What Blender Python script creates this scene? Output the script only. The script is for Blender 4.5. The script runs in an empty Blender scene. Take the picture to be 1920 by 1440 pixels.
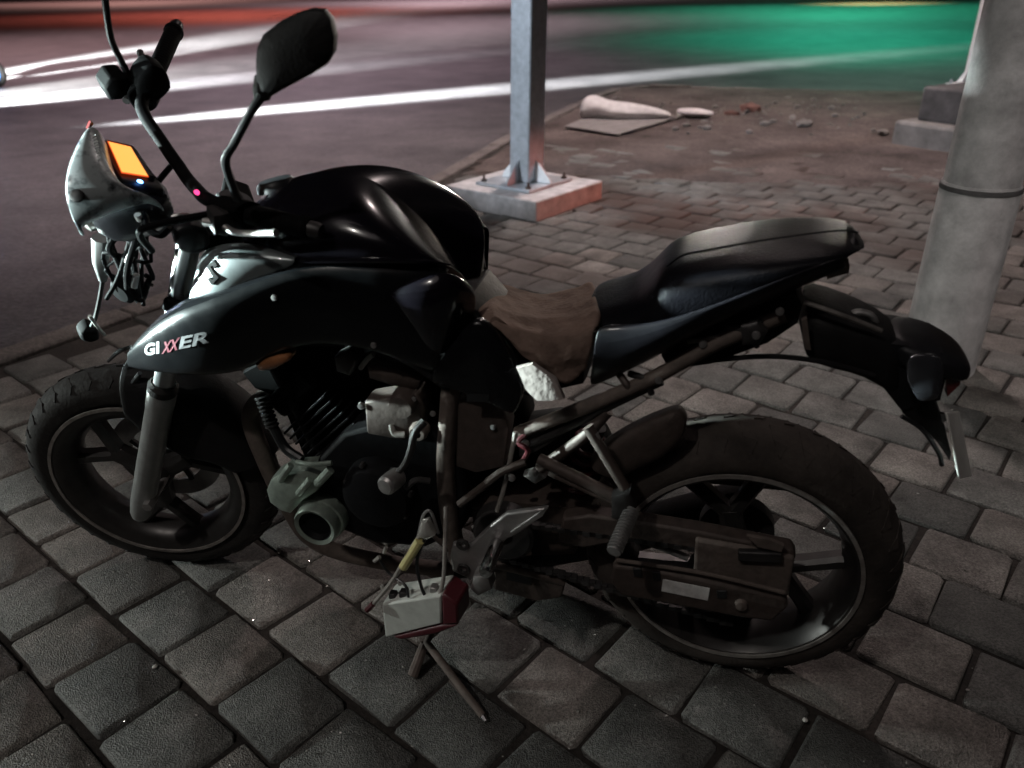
import bpy, bmesh, math, random
from math import sin, cos, pi, radians, sqrt
from mathutils import Vector, Matrix, noise
from mathutils.bvhtree import BVHTree

random.seed(7)
scene = bpy.context.scene
col = scene.collection

# ------------------------------------------------------------------ camera
cam_data = bpy.data.cameras.new('camera')
cam = bpy.data.objects.new('camera', cam_data)
col.objects.link(cam)
CAM = Vector((0.0927, 1.3401, 1.3133))
R = Matrix([(-0.966543, 0.100429, -0.236028), (-0.255879, -0.441791, 0.859852), (-0.017921, 0.891479, 0.452708)])
cam.matrix_world = Matrix.Translation(CAM) @ R.to_4x4()
cam_data.sensor_width = 36
cam_data.lens = 27.718
cam_data.clip_start = 0.05
cam_data.clip_end = 2000
cam_data.dof.use_dof = True
cam_data.dof.focus_distance = 1.75
cam_data.dof.aperture_fstop = 3.2
scene.camera = cam

# ------------------------------------------------------------------ world, sun, lamps
SUN_EL, SUN_AZ = radians(48), radians(35)
world = bpy.data.worlds.new('World')
scene.world = world
world.use_nodes = True
wn = world.node_tree
wn.nodes.clear()
sky = wn.nodes.new('ShaderNodeTexSky')
sky.sky_type = 'NISHITA'
sky.sun_disc = False
sky.sun_elevation = radians(1.0)
sky.sun_rotation = radians(200)
bgn = wn.nodes.new('ShaderNodeBackground')
bgn.inputs['Strength'].default_value = 0.0011
out = wn.nodes.new('ShaderNodeOutputWorld')
wn.links.new(sky.outputs[0], bgn.inputs[0])
wn.links.new(bgn.outputs[0], out.inputs[0])


def lamp(name, kind, loc, target, energy, color, size=.1, spot=60, blend=.5, shape=None):
    d = bpy.data.lights.new(name, kind)
    d.energy = energy
    d.color = color
    if kind == 'SPOT':
        d.spot_size = radians(spot)
        d.spot_blend = blend
        d.shadow_soft_size = size
    elif kind == 'POINT':
        d.shadow_soft_size = size
    elif kind == 'SUN':
        d.angle = radians(size)
    o = bpy.data.objects.new(name, d)
    o.location = loc
    dv = Vector(target) - Vector(loc)
    o.rotation_euler = dv.to_track_quat('-Z', 'Y').to_euler()
    col.objects.link(o)
    return o


# the faint all-round glow of a lit town
lamp('night_glow', 'SUN', (2.0, 3.2, 5.5), (0.9, 0, 0), 0.11, (1, .87, .88), size=35)
# street lamp high behind the camera
lamp('street_and_fill_light', 'SPOT', (2.4, 4.4, 6.6), (1.5, -.3, .2), 290, (1, .94, .87), size=.12, spot=40, blend=1)
# narrow spot added behind the camera to brighten concrete pole and tail
lamp('street_and_fill_light', 'SPOT', (-3.4, 4.2, 6.2), (-.66, -1.3, .7), 520, (1, .95, .92), size=.12, spot=21, blend=1)
# added fill spots, mostly pinkish, straight down over far pavement and road
lamp('road_fill_light', 'SPOT', (.7, -6.4, 7.2), (.7, -6.2, 0), 1900, (1, .83, .80), size=.3, spot=98, blend=1)
lamp('road_fill_light', 'SPOT', (6.2, -5.6, 6.5), (6.2, -5.6, 0), 1500, (1, .78, .82), size=.3, spot=80, blend=1)
lamp('road_fill_light', 'SPOT', (9.0, -15.0, 9.0), (9.0, -15.0, 0), 4800, (1, .74, .86), size=.4, spot=112, blend=1)
lamp('road_fill_light', 'SPOT', (13.0, -34.0, 12.0), (13.0, -34.0, 0), 12000, (1, .72, .80), size=.4, spot=118, blend=1)
lamp('road_fill_light', 'SPOT', (30.0, -85.0, 22.0), (30.0, -85.0, 0), 70000, (1, .68, .74), size=.4, spot=128, blend=1)
lamp('road_fill_light', 'SPOT', (60.0, -230.0, 50.0), (60.0, -230.0, 0), 600000, (1, .62, .66), size=.6, spot=130, blend=1)
lamp('road_fill_light', 'SPOT', (-3.0, -14.0, 7.0), (-3.0, -14.0, 0), 1500, (.50, 1, .78), size=.3, spot=100, blend=1)
lamp('road_fill_light', 'SPOT', (22.0, -21.0, 12.0), (22.0, -21.0, 0), 9000, (1, .62, .64), size=.4, spot=118, blend=1)
lamp('green_signal_light', 'SPOT', (-3.5, -33.0, 9.0), (-3.5, -33.0, 0), 5000, (.10, 1, .60), size=.3, spot=115, blend=1)
lamp('road_fill_light', 'SPOT', (95.0, -120.0, 40.0), (95.0, -120.0, 0), 170000, (1, .50, .44), size=.6, spot=130, blend=1)
# unseen spots added for glints on the upper edges of the motorcycle
lamp('edge_glint_light', 'SPOT', (-2.6, -13.0, 2.6), (.66, 0, .96), 3600, (1, .86, .74), size=.5, spot=2.9, blend=.5)
lamp('edge_glint_light', 'SPOT', (2.2, -15.0, 3.4), (.68, 0, .96), 4200, (1, .92, .84), size=.5, spot=2.7, blend=.5)
lamp('edge_glint_light', 'SPOT', (-2.0, -12.0, 2.2), (.10, 0, .98), 260, (1, .90, .82), size=.25, spot=2.6, blend=.5)
# headlamps of a vehicle standing to the left, out of frame, then an added fill
lamp('left_headlamp_and_fill', 'SPOT', (6.2, .85, 1.2), (1.14, .12, .93), 12000, (.80, 1, .98), size=.06, spot=7.8, blend=.55)
lamp('left_headlamp_and_fill', 'SPOT', (6.2, 1.0, .9), (.8, .40, .1), 330, (.92, 1, .95), size=.07, spot=44, blend=.8)
lamp('left_headlamp_and_fill', 'SPOT', (4.4, 4.2, 1.15), (1.15, .20, 1.04), 5200, (.84, 1, .98), size=.06, spot=3.9, blend=.6)  # added narrow spot brightening only the headlamp cowl
# headlamp beams grazing the road
lamp('road_beam_near', 'SPOT', (11.2, -3.0, .78), (4.7, -9.8, -.12), 430000, (.93, .98, 1), size=.09, spot=8.0, blend=1)
lamp('road_beam_far', 'SPOT', (12.6, -5.0, 1.15), (14.7, -15.6, -.12), 850000, (.95, 1, 1), size=.12, spot=15, blend=1)
lamp('road_beam_pool', 'SPOT', (12.4, -5.0, .9), (10.43,-8.879,0), 130000, (.93, .98, 1), size=.06, spot=19, blend=1)
lamp('road_beam_pool', 'SPOT', (12.4, -5.0, .9), (10.52,-13.59,0), 60000, (.95, 1, .98), size=.06, spot=24, blend=1)
# green signal light lying on the far road
lamp('green_signal_light', 'SPOT', (-2.6, -23.0, 7.0), (-2.6, -23.0, 0), 4600, (.06, 1, .58), size=.3, spot=112, blend=1)
lamp('green_signal_light', 'SPOT', (-4.5, -46, 12.0), (-4.5, -46, 0), 15000, (.07, 1, .55), size=.3, spot=120, blend=1)
lamp('green_signal_light', 'SPOT', (-10, -110, 26), (-10, -110, 0), 90000, (.16, 1, .48), size=.3, spot=125, blend=1)
lamp('amber_sign_light', 'SPOT', (-7.2, -54, 6.0), (-7.2, -54.0, 0), 7000, (1, .80, .30), size=.2, spot=80, blend=1)
# tail lamp to the right of the plinth
lamp('tail_lamp_light', 'SPOT', (-4.6, -4.4, .95), (1.10, -3.72, -.02), 330, (1, .24, .15), size=.06, spot=11, blend=.7)
lamp('red_signal_light', 'SPOT', (34, -52, 17), (34, -52, 0), 32000, (1, .20, .14), size=.3, spot=120, blend=1)
# added cool spot giving headlamp light to the steel post's left face
lamp('post_face_fill', 'SPOT', (4.6, -.2, 2.6), (1.37, -3.8, .9), 760, (.78, .88, 1), size=.1, spot=24, blend=.7)

scene.view_settings.view_transform = 'Standard'
scene.view_settings.look = 'None'
scene.view_settings.exposure = 0.3
scene.view_settings.gamma = 1.0
scene.view_settings.use_curve_mapping = False
scene.render.engine = 'CYCLES'


# ------------------------------------------------------------------ materials
def principled(name):
    m = bpy.data.materials.new(name)
    m.use_nodes = True
    nt = m.node_tree
    return m, nt, nt.nodes['Principled BSDF']


def mat(name, color, rough=.5, metal=0., var=.25, scale=18., bump=0., bscale=60., coat=0., rvar=.1, color2=None, thresh=.5, spec=.5):
    m, nt, b = principled(name)
    N = nt.nodes.new
    tc = N('ShaderNodeTexCoord')
    n1 = N('ShaderNodeTexNoise')
    n1.inputs['Scale'].default_value = scale
    n1.inputs['Detail'].default_value = 6
    n1.inputs['Roughness'].default_value = .65
    nt.links.new(tc.outputs['Object'], n1.inputs['Vector'])
    ramp = N('ShaderNodeValToRGB')
    c = list(color)
    if color2 is None:
        ramp.color_ramp.elements[0].color = [x * (1 - var) for x in c] + [1]
        ramp.color_ramp.elements[1].color = [min(1, x * (1 + var)) for x in c] + [1]
        ramp.color_ramp.elements[0].position = .3
        ramp.color_ramp.elements[1].position = .7
    else:
        ramp.color_ramp.elements[0].color = c + [1]
        ramp.color_ramp.elements[1].color = list(color2) + [1]
        ramp.color_ramp.elements[0].position = thresh - .08
        ramp.color_ramp.elements[1].position = thresh + .08
    nt.links.new(n1.outputs[0], ramp.inputs[0])
    nt.links.new(ramp.outputs[0], b.inputs['Base Color'])
    b.inputs['Metallic'].default_value = metal
    b.inputs['Specular IOR Level'].default_value = spec
    mr = N('ShaderNodeMapRange')
    mr.inputs['To Min'].default_value = max(.03, rough - rvar)
    mr.inputs['To Max'].default_value = min(1, rough + rvar)
    n2 = N('ShaderNodeTexNoise')
    n2.inputs['Scale'].default_value = scale * 2.3
    n2.inputs['Detail'].default_value = 4
    nt.links.new(tc.outputs['Object'], n2.inputs['Vector'])
    nt.links.new(n2.outputs[0], mr.inputs['Value'])
    nt.links.new(mr.outputs[0], b.inputs['Roughness'])
    if coat:
        b.inputs['Coat Weight'].default_value = coat
        b.inputs['Coat Roughness'].default_value = .06
    if bump:
        n3 = N('ShaderNodeTexNoise')
        n3.inputs['Scale'].default_value = bscale
        n3.inputs['Detail'].default_value = 5
        nt.links.new(tc.outputs['Object'], n3.inputs['Vector'])
        bp = N('ShaderNodeBump')
        bp.inputs['Strength'].default_value = bump
        bp.inputs['Distance'].default_value = .004
        nt.links.new(n3.outputs[0], bp.inputs['Height'])
        nt.links.new(bp.outputs[0], b.inputs['Normal'])
    return m


def emit(name, color, strength):
    m, nt, b = principled(name)
    b.inputs['Base Color'].default_value = (0, 0, 0, 1)
    b.inputs['Emission Color'].default_value = list(color) + [1]
    b.inputs['Emission Strength'].default_value = strength
    return m


def paver_mat():
    m, nt, b = principled('paver_concrete')
    N = nt.nodes.new
    L = nt.links.new
    oi = N('ShaderNodeObjectInfo')
    geo = N('ShaderNodeNewGeometry')
    base = N('ShaderNodeValToRGB')
    e = base.color_ramp.elements
    e[0].color = (.105, .104, .097, 1)
    e[1].color = (.27, .25, .23, 1)
    e.new(.35).color = (.19, .19, .178, 1)
    e.new(.7).color = (.20, .178, .16, 1)
    L(oi.outputs['Random'], base.inputs[0])
    n = N('ShaderNodeTexNoise')
    n.inputs['Scale'].default_value = 170
    n.inputs['Detail'].default_value = 3
    n.inputs['Roughness'].default_value = .85
    L(geo.outputs['Position'], n.inputs['Vector'])
    sp = N('ShaderNodeMapRange')
    sp.inputs['From Min'].default_value = .3
    sp.inputs['From Max'].default_value = .72
    sp.inputs['To Min'].default_value = .30
    sp.inputs['To Max'].default_value = 1.8
    L(n.outputs[0], sp.inputs['Value'])
    n2 = N('ShaderNodeTexNoise')
    n2.inputs['Scale'].default_value = 6.5
    n2.inputs['Detail'].default_value = 6
    n2.inputs['Roughness'].default_value = .7
    L(geo.outputs['Position'], n2.inputs['Vector'])
    st = N('ShaderNodeMapRange')
    st.inputs['From Min'].default_value = .3
    st.inputs['From Max'].default_value = .7
    st.inputs['To Min'].default_value = .38
    st.inputs['To Max'].default_value = 1.35
    L(n2.outputs[0], st.inputs['Value'])
    mul = N('ShaderNodeMath')
    mul.operation = 'MULTIPLY'
    L(sp.outputs[0], mul.inputs[0])
    L(st.outputs[0], mul.inputs[1])
    vm = N('ShaderNodeVectorMath')
    vm.operation = 'SCALE'
    L(base.outputs[0], vm.inputs[0])
    L(mul.outputs[0], vm.inputs['Scale'])
    # brown soil trodden onto the far pavers
    n3 = N('ShaderNodeTexNoise')
    n3.inputs['Scale'].default_value = 1.1
    n3.inputs['Detail'].default_value = 5
    L(geo.outputs['Position'], n3.inputs['Vector'])
    dm = N('ShaderNodeMapRange')
    dm.inputs['From Min'].default_value = .45
    dm.inputs['From Max'].default_value = .60
    L(n3.outputs[0], dm.inputs['Value'])
    sx = N('ShaderNodeSeparateXYZ')
    L(geo.outputs['Position'], sx.inputs[0])
    ym = N('ShaderNodeMapRange')
    ym.inputs['From Min'].default_value = -1.2
    ym.inputs['From Max'].default_value = -3.4
    L(sx.outputs['Y'], ym.inputs['Value'])
    dmm = N('ShaderNodeMath')
    dmm.operation = 'MULTIPLY'
    L(dm.outputs[0], dmm.inputs[0])
    L(ym.outputs[0], dmm.inputs[1])
    mx = N('ShaderNodeMixRGB')
    mx.inputs[2].default_value = (.065, .043, .035, 1)
    L(dmm.outputs[0], mx.inputs[0])
    L(vm.outputs[0], mx.inputs[1])
    L(mx.outputs[0], b.inputs['Base Color'])
    b.inputs['Roughness'].default_value = .55
    vor = N('ShaderNodeTexVoronoi')
    vor.inputs['Scale'].default_value = 330
    L(geo.outputs['Position'], vor.inputs['Vector'])
    ad = N('ShaderNodeMath')
    ad.operation = 'ADD'
    L(n.outputs[0], ad.inputs[0])
    L(vor.outputs['Distance'], ad.inputs[1])
    bp = N('ShaderNodeBump')
    bp.inputs['Strength'].default_value = .7
    bp.inputs['Distance'].default_value = .005
    L(ad.outputs[0], bp.inputs['Height'])
    L(bp.outputs[0], b.inputs['Normal'])
    return m


def ground_mat(name, c1, c2, scale, fine, rough, bump=.5, dist=.006, c3=None):
    m, nt, b = principled(name)
    N = nt.nodes.new
    L = nt.links.new
    geo = N('ShaderNodeNewGeometry')
    n = N('ShaderNodeTexNoise')
    n.inputs['Scale'].default_value = scale
    n.inputs['Detail'].default_value = 9
    n.inputs['Roughness'].default_value = .7
    L(geo.outputs['Position'], n.inputs['Vector'])
    rp = N('ShaderNodeValToRGB')
    rp.color_ramp.elements[0].position = .32
    rp.color_ramp.elements[1].position = .68
    rp.color_ramp.elements[0].color = list(c1) + [1]
    rp.color_ramp.elements[1].color = list(c2) + [1]
    if c3:
        rp.color_ramp.elements.new(.5).color = list(c3) + [1]
    L(n.outputs[0], rp.inputs[0])
    f = N('ShaderNodeTexNoise')
    f.inputs['Scale'].default_value = fine
    f.inputs['Detail'].default_value = 5
    L(geo.outputs['Position'], f.inputs['Vector'])
    mr = N('ShaderNodeMapRange')
    mr.inputs['From Min'].default_value = .3
    mr.inputs['From Max'].default_value = .7
    mr.inputs['To Min'].default_value = .6
    mr.inputs['To Max'].default_value = 1.4
    L(f.outputs[0], mr.inputs['Value'])
    vm = N('ShaderNodeVectorMath')
    vm.operation = 'SCALE'
    L(rp.outputs[0], vm.inputs[0])
    L(mr.outputs[0], vm.inputs['Scale'])
    L(vm.outputs[0], b.inputs['Base Color'])
    b.inputs['Roughness'].default_value = rough
    bp = N('ShaderNodeBump')
    bp.inputs['Strength'].default_value = bump
    bp.inputs['Distance'].default_value = dist
    L(f.outputs[0], bp.inputs['Height'])
    L(bp.outputs[0], b.inputs['Normal'])
    return m


M = dict(
    paver=paver_mat(),
    joint=ground_mat('joint_soil', (.014, .012, .011), (.04, .033, .028), 3.0, 90, .95, .8),
    asphalt=ground_mat('asphalt', (.035, .033, .035), (.105, .097, .098), 1.6, 38, .6, .8, .012),
    kerbstone=ground_mat('kerb_concrete', (.075, .066, .062), (.19, .168, .155), 3, 70, .85),
    dirt=ground_mat('trodden_soil', (.028, .019, .017), (.15, .118, .108), 1.3, 40, .95, .9, .012),
    concrete=mat('concrete', (.47, .45, .445), .85, var=.35, scale=9, bump=.6, bscale=70),
    oldconcrete=mat('old_concrete', (.20, .19, .18), .9, var=.4, scale=6, bump=.7, bscale=60),
    darkconcrete=mat('dark_concrete', (.085, .08, .08), .9, var=.4, scale=6, bump=.7, bscale=60),
    galv=mat('galvanised_steel', (.42, .45, .48), .42, metal=.35, var=.18, scale=24, bump=.15, bscale=40),
    whitepaint=mat('white_paint', (.75, .76, .76), .45, var=.1, scale=12),
    gloss=mat('gloss_black_paint', (.006, .005, .008), .19, var=.2, scale=7, coat=.2, rvar=.05),
    dusty=mat('dusty_black_paint', (.005, .005, .006), .26, var=.5, scale=9, coat=.25, rvar=.12, spec=.22),
    shroudpaint=mat('dusty_shroud_paint', (.005, .0055, .0065), .24, var=.4, scale=14, rvar=.07, spec=.3),
    satin=mat('satin_black_plastic', (.013, .013, .015), .42, var=.3, scale=22, rvar=.12, spec=.22),
    matte=mat('matte_black_plastic', (.010, .0095, .010), .62, var=.3, scale=30, bump=.2, bscale=200, spec=.22),
    deep=mat('deep_black_rubber', (.0030, .0030, .0034), .75, var=.3, scale=20, spec=.06),
    navy=mat('scuffed_navy_paint', (.007, .0065, .009), .38, var=.5, scale=11, coat=.1, rvar=.15, spec=.22),
    seatvinyl=mat('black_seat_vinyl', (.006, .0058, .008), .34, var=.3, scale=14, bump=.25, bscale=260, rvar=.1, spec=.16),
    rubber=mat('tyre_rubber', (.026, .024, .023), .72, var=.35, scale=16, bump=.4, bscale=120, spec=.22),
    rubdust=mat('dusty_tyre_rubber', (.052, .043, .038), .8, var=.5, scale=9, bump=.4, bscale=120, spec=.22),
    rim=mat('black_alloy', (.038, .035, .034), .38, metal=.4, var=.3, scale=20),
    rimline=mat('worn_rim_edge', (.34, .31, .29), .45, metal=.6, var=.4, scale=30),
    brown=mat('dirty_brown_metal', (.072, .054, .047), .62, metal=.3, var=.28, scale=40, bump=.4, bscale=60),
    brown2=mat('dust_caked_metal', (.125, .098, .085), .75, metal=.1, var=.28, scale=36, bump=.5, bscale=70),
    darkmetal=mat('dark_metal', (.045, .042, .042), .5, metal=.5, var=.4, scale=18, bump=.2),
    crank=mat('black_crankcase_paint', (.0065, .0065, .0075), .6, var=.4, scale=16, bump=.2, spec=.08),
    alu=mat('grey_aluminium', (.36, .345, .34), .42, metal=.75, var=.25, scale=26, bump=.15),
    greenalu=mat('oily_grey_casting', (.34, .40, .35), .36, metal=.6, var=.35, scale=22, bump=.3),
    chrome=mat('chrome', (.62, .62, .62), .16, metal=1, var=.1, scale=20),
    forkgrey=mat('grey_fork_paint', (.27, .275, .27), .38, metal=.35, var=.2, scale=16, bump=.12),
    forktube=mat('fork_tube_steel', (.40, .42, .43), .30, metal=.75, var=.15, scale=16),
    silverpanel=mat('graphite_metallic_paint', (.20, .225, .23), .38, metal=.45, var=.15, scale=20, coat=.6),
    cowl=mat('lit_dirty_headlamp_cowl', (.42, .46, .47), .34, metal=.3, scale=24, color2=(.022, .026, .03), thresh=.57, coat=.4),  # pale tone paints in lamp reflection on the dark cowl, with dirt patches
    foam=mat('torn_brown_seat_foam', (.185, .128, .105), 1.0, var=.3, scale=16, bump=.7, bscale=90, spec=.1),
    foampale=mat('pale_seat_liner', (.36, .31, .29), .9, var=.2, scale=20, bump=.5, bscale=60),
    lens=mat('dark_lens', (.03, .03, .035), .12, var=.2, coat=1),
    redlens=mat('dull_red_lens', (.10, .012, .012), .22, var=.2, coat=1),
    amberlens=mat('amber_lens', (.24, .10, .045), .25, var=.25, coat=.8),
    clear=mat('clear_reflector', (.62, .60, .56), .15, var=.2, metal=.5, coat=1),
    white=mat('dirty_white_plastic', (.58, .60, .56), .55, var=.18, scale=20),
    plate=mat('plate_white', (.66, .64, .60), .5, var=.15, scale=16),
    sticker=mat('pale_sticker', (.60, .585, .57), .6, var=.2, scale=60),
    red=mat('red_plastic', (.075, .009, .014), .45, var=.25, scale=18),
    yellow=mat('yellow_fuse_wire', (.55, .50, .22), .5, var=.2, scale=30),
    wire=mat('grey_wire', (.26, .24, .22), .55, var=.3, scale=30),
    blackwire=mat('black_cable', (.012, .012, .013), .35, var=.3, scale=30),
    decalwhite=mat('white_decal', (.62, .66, .66), .5, var=.12, scale=30),
    decalgrey=mat('grey_decal', (.22, .22, .23), .5, var=.2, scale=30),
    decalred=mat('red_decal', (.20, .03, .05), .5, var=.2, scale=30),
    bag=mat('white_plastic_sack', (.62, .60, .60), .6, var=.15, scale=16, bump=.6, bscale=14),
    board=mat('grey_board', (.22, .205, .20), .85, var=.25, scale=8, bump=.3),
    brick=mat('broken_brick', (.16, .085, .072), .9, var=.4, scale=14, bump=.6),
    scooter=mat('scooter_paint', (.02, .03, .06), .25, var=.2, coat=1),
    orange=emit('orange_lcd', (1.0, .48, .095), 1.05),
    lcdrim=emit('orange_lcd_rim', (1.0, .10, .015), .8),
    blueled=emit('blue_led', (.12, .35, 1.0), 9.0),
    pinkled=emit('red_led', (1.0, .06, .25), 1.6),
    bluehub=emit('blue_hub_light', (.10, .35, 1.0), 2.6),
)


# ------------------------------------------------------------------ mesh helpers
def smoothpath(pts, n=6):
    P = [Vector(p) for p in pts]
    if len(P) < 3:
        return P
    o = []
    Q = [P[0] * 2 - P[1]] + P + [P[-1] * 2 - P[-2]]
    for i in range(1, len(Q) - 2):
        a, b, c, d = Q[i - 1:i + 3]
        for k in range(n):
            t = k / n
            o.append(.5 * ((2 * b) + (c - a) * t + (2 * a - 5 * b + 4 * c - d) * t * t + (3 * b - a - 3 * c + d) * t ** 3))
    o.append(P[-1])
    return o


class MB:
    def __init__(s):
        s.v = []
        s.f = []

    def add(s, vs, fs):
        o = len(s.v)
        s.v += [tuple(v) for v in vs]
        s.f += [tuple(i + o for i in f) for f in fs]
        return s

    def tube(s, pts, r, seg=10, smooth=5, caps=True):
        n0 = len(pts)
        P = smoothpath(pts, smooth) if smooth else [Vector(p) for p in pts]
        rs = r if isinstance(r, (list, tuple)) else [r] * n0
        rr = []
        for i in range(len(P)):
            t = i / (len(P) - 1) * (n0 - 1)
            k = min(int(t), n0 - 2)
            rr.append(rs[k] + (rs[k + 1] - rs[k]) * (t - k))
        vs, fs = [], []
        up = None
        for i, p in enumerate(P):
            d = (P[min(i + 1, len(P) - 1)] - P[max(i - 1, 0)]).normalized()
            if up is None:
                up = d.orthogonal().normalized()
            else:
                up = (up - d * up.dot(d)).normalized()
            w = d.cross(up)
            for k in range(seg):
                a = 2 * pi * k / seg
                vs.append(p + (up * cos(a) + w * sin(a)) * rr[i])
        for i in range(len(P) - 1):
            for k in range(seg):
                fs.append((i * seg + k, i * seg + (k + 1) % seg, (i + 1) * seg + (k + 1) % seg, (i + 1) * seg + k))
        if caps:
            fs.append(tuple(range(seg))[::-1])
            fs.append(tuple((len(P) - 1) * seg + k for k in range(seg)))
        return s.add(vs, fs)

    def lathe(s, prof, c, axis=(0, 1, 0), seg=40, closed=False, arc=None):
        ax = Vector(axis).normalized()
        u = Vector((1, 0, 0)) if abs(ax.x) < .9 else Vector((0, 0, 1))
        u = (u - ax * u.dot(ax)).normalized()
        w = ax.cross(u)
        c = Vector(c)
        vs, fs = [], []
        n = len(prof)
        for k in range(seg):
            a = 2 * pi * k / seg
            d = u * cos(a) + w * sin(a)
            for (rad, h) in prof:
                vs.append(c + d * rad + ax * h)
        for k in range(seg):
            for i in range(n if closed else n - 1):
                j = (i + 1) % n
                k2 = (k + 1) % seg
                fs.append((k * n + i, k * n + j, k2 * n + j, k2 * n + i))
        return s.add(vs, fs)

    def prism(s, outline, off):
        """outline: list of 3d points, extruded by the offset vector"""
        off = Vector(off)
        P = [Vector(p) for p in outline]
        n = len(P)
        vs = P + [p + off for p in P]
        fs = [tuple(range(n)), tuple(range(2 * n - 1, n - 1, -1))]
        for i in range(n):
            j = (i + 1) % n
            fs.append((i, i + n, j + n, j))
        return s.add(vs, fs)

    def box(s, c, e, M3=None):
        c = Vector(c)
        vs = []
        for x in (-1, 1):
            for y in (-1, 1):
                for z in (-1, 1):
                    d = Vector((x * e[0] / 2, y * e[1] / 2, z * e[2] / 2))
                    vs.append(c + (M3 @ d if M3 else d))
        return s.add(vs, [(0, 1, 3, 2), (4, 6, 7, 5), (0, 4, 5, 1), (2, 3, 7, 6), (0, 2, 6, 4), (1, 5, 7, 3)])

    def loft(s, rings, caps=True):
        n = len(rings[0])
        vs = [p for r in rings for p in r]
        fs = []
        for i in range(len(rings) - 1):
            for k in range(n):
                j = (k + 1) % n
                fs.append((i * n + k, i * n + j, (i + 1) * n + j, (i + 1) * n + k))
        if caps:
            fs.append(tuple(range(n))[::-1])
            fs.append(tuple((len(rings) - 1) * n + k for k in range(n)))
        return s.add(vs, fs)

    def cols(s, cols, seg=20, p=.75):
        """loft of upright rings: each (top, bottom, halfwidth) with top/bottom (x,_,z)"""
        rings = []
        for t, b, w in cols:
            t = Vector((t[0], 0, t[2]))
            b = Vector((b[0], 0, b[2]))
            c, a = (t + b) / 2, (t - b) / 2
            ring = []
            for k in range(seg):
                th = 2 * pi * k / seg
                cc, ss = cos(th), sin(th)
                cc = math.copysign(abs(cc) ** p, cc)
                ss = math.copysign(abs(ss) ** p, ss)
                ring.append(c + a * cc + Vector((0, w * ss, 0)))
            rings.append(ring)
        return s.loft(rings)

    def puffy(s, outline, off, rings=((1, 0), (1.0, 1)), dome=.0, jitter=0., subdiv=1):
        """slab from an outline, two sides domed; off = thickness vector"""
        off = Vector(off)
        P = [Vector(p) for p in outline]
        for _ in range(subdiv):
            P = [q for i in range(len(P)) for q in (P[i], (P[i] + P[(i + 1) % len(P)]) / 2)]
        if jitter:
            P = [p + noise.noise_vector(p * 30) * jitter for p in P]
        c = sum(P, Vector()) / len(P)
        R = []
        for sc, h in ((.35, -dome), (.8, -dome * .6), (.97, -.0), (1, .18), (1, .82), (.97, 1.0), (.8, 1 + dome * .6), (.35, 1 + dome)):
            ring = [c + (p - c) * sc + off * h for p in P]
            if jitter:
                ring = [p + noise.noise_vector(p * 42) * jitter for p in ring]
            R.append(ring)
        return s.loft(R)

    def grid(s, rows):
        n = len(rows[0])
        vs = [p for r in rows for p in r]
        fs = []
        for i in range(len(rows) - 1):
            for k in range(n - 1):
                fs.append((i * n + k, i * n + k + 1, (i + 1) * n + k + 1, (i + 1) * n + k))
        return s.add(vs, fs)

    def mirrored(s):
        o = MB()
        o.v = list(s.v) + [(x, -y, z) for x, y, z in s.v]
        n = len(s.v)
        o.f = list(s.f) + [tuple(i + n for i in f)[::-1] for f in s.f]
        return o

    def mirror_only(s):
        o = MB()
        o.v = [(x, -y, z) for x, y, z in s.v]
        o.f = [f[::-1] for f in s.f]
        return o

    def build(s, name, m, parent=None, smooth=True, angle=35, bevel=0., sub=0, solid=0., matrix=None, bseg=2):
        me = bpy.data.meshes.new(name)
        me.from_pydata(s.v, [], s.f)
        bm = bmesh.new()
        bm.from_mesh(me)
        bmesh.ops.recalc_face_normals(bm, faces=bm.faces)
        bm.to_mesh(me)
        bm.free()
        if smooth:
            me.shade_smooth()
            me.set_sharp_from_angle(angle=radians(angle))
        me.materials.append(M[m])
        o = bpy.data.objects.new(name, me)
        col.objects.link(o)
        if parent is not None:
            o.parent = parent
        if matrix is not None:
            o.matrix_basis = matrix
        if solid:
            md = o.modifiers.new('solid', 'SOLIDIFY')
            md.thickness = solid
            md.offset = 0
        if bevel:
            md = o.modifiers.new('bevel', 'BEVEL')
            md.width = bevel
            md.segments = bseg
            md.limit_method = 'ANGLE'
            md.angle_limit = radians(35)
        if sub:
            md = o.modifiers.new('sub', 'SUBSURF')
            md.levels = sub
            md.render_levels = sub
            me.shade_smooth()
        return o


def empty(name, loc=(0, 0, 0), rz=0):
    o = bpy.data.objects.new(name, None)
    o.location = loc
    o.rotation_euler = (0, 0, rz)
    col.objects.link(o)
    return o


def tag(o, label=None, cat=None, group=None, kind=None):
    if label:
        o['label'] = label
    if cat:
        o['category'] = cat
    if group:
        o['group'] = group
    if kind:
        o['kind'] = kind
    return o


# ------------------------------------------------------------------ setting
road = MB().add([(-700, -900, -.12), (700, -900, -.12), (700, 60, -.12), (-700, 60, -.12)], [(0, 1, 2, 3)]).build('road', 'asphalt', smooth=False)
tag(road, 'dark asphalt road beyond the pavement, swept by headlamp beams', 'road', kind='structure')

KERB = [(4.75, 5.3), (3.62, 1.5), (2.86, -.92), (2.59, -1.78), (2.41, -2.56), (2.23, -4.18), (2.13, -6.27), (1.92, -8.35), (1.70, -9.9), (1.23, -10.55), (-.06, -10.3), (-1.35, -9.6), (-4.0, -8.9), (-14, -7.4)]


def kerb_x(y):
    for (x0, y0), (x1, y1) in zip(KERB[:9], KERB[1:9]):
        if y1 <= y <= y0:
            return x0 + (x1 - x0) * (y - y0) / (y1 - y0)
    return -9


pv = [(x, y, -.0145) for x, y in KERB] + [(-14, 5.3, -.0145)]
pavement = MB().add(pv, [tuple(range(len(pv)))]).build('pavement', 'joint', smooth=False)
tag(pavement, 'pavement of grey concrete block pavers with dark soil joints', 'pavement', kind='structure')

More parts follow.
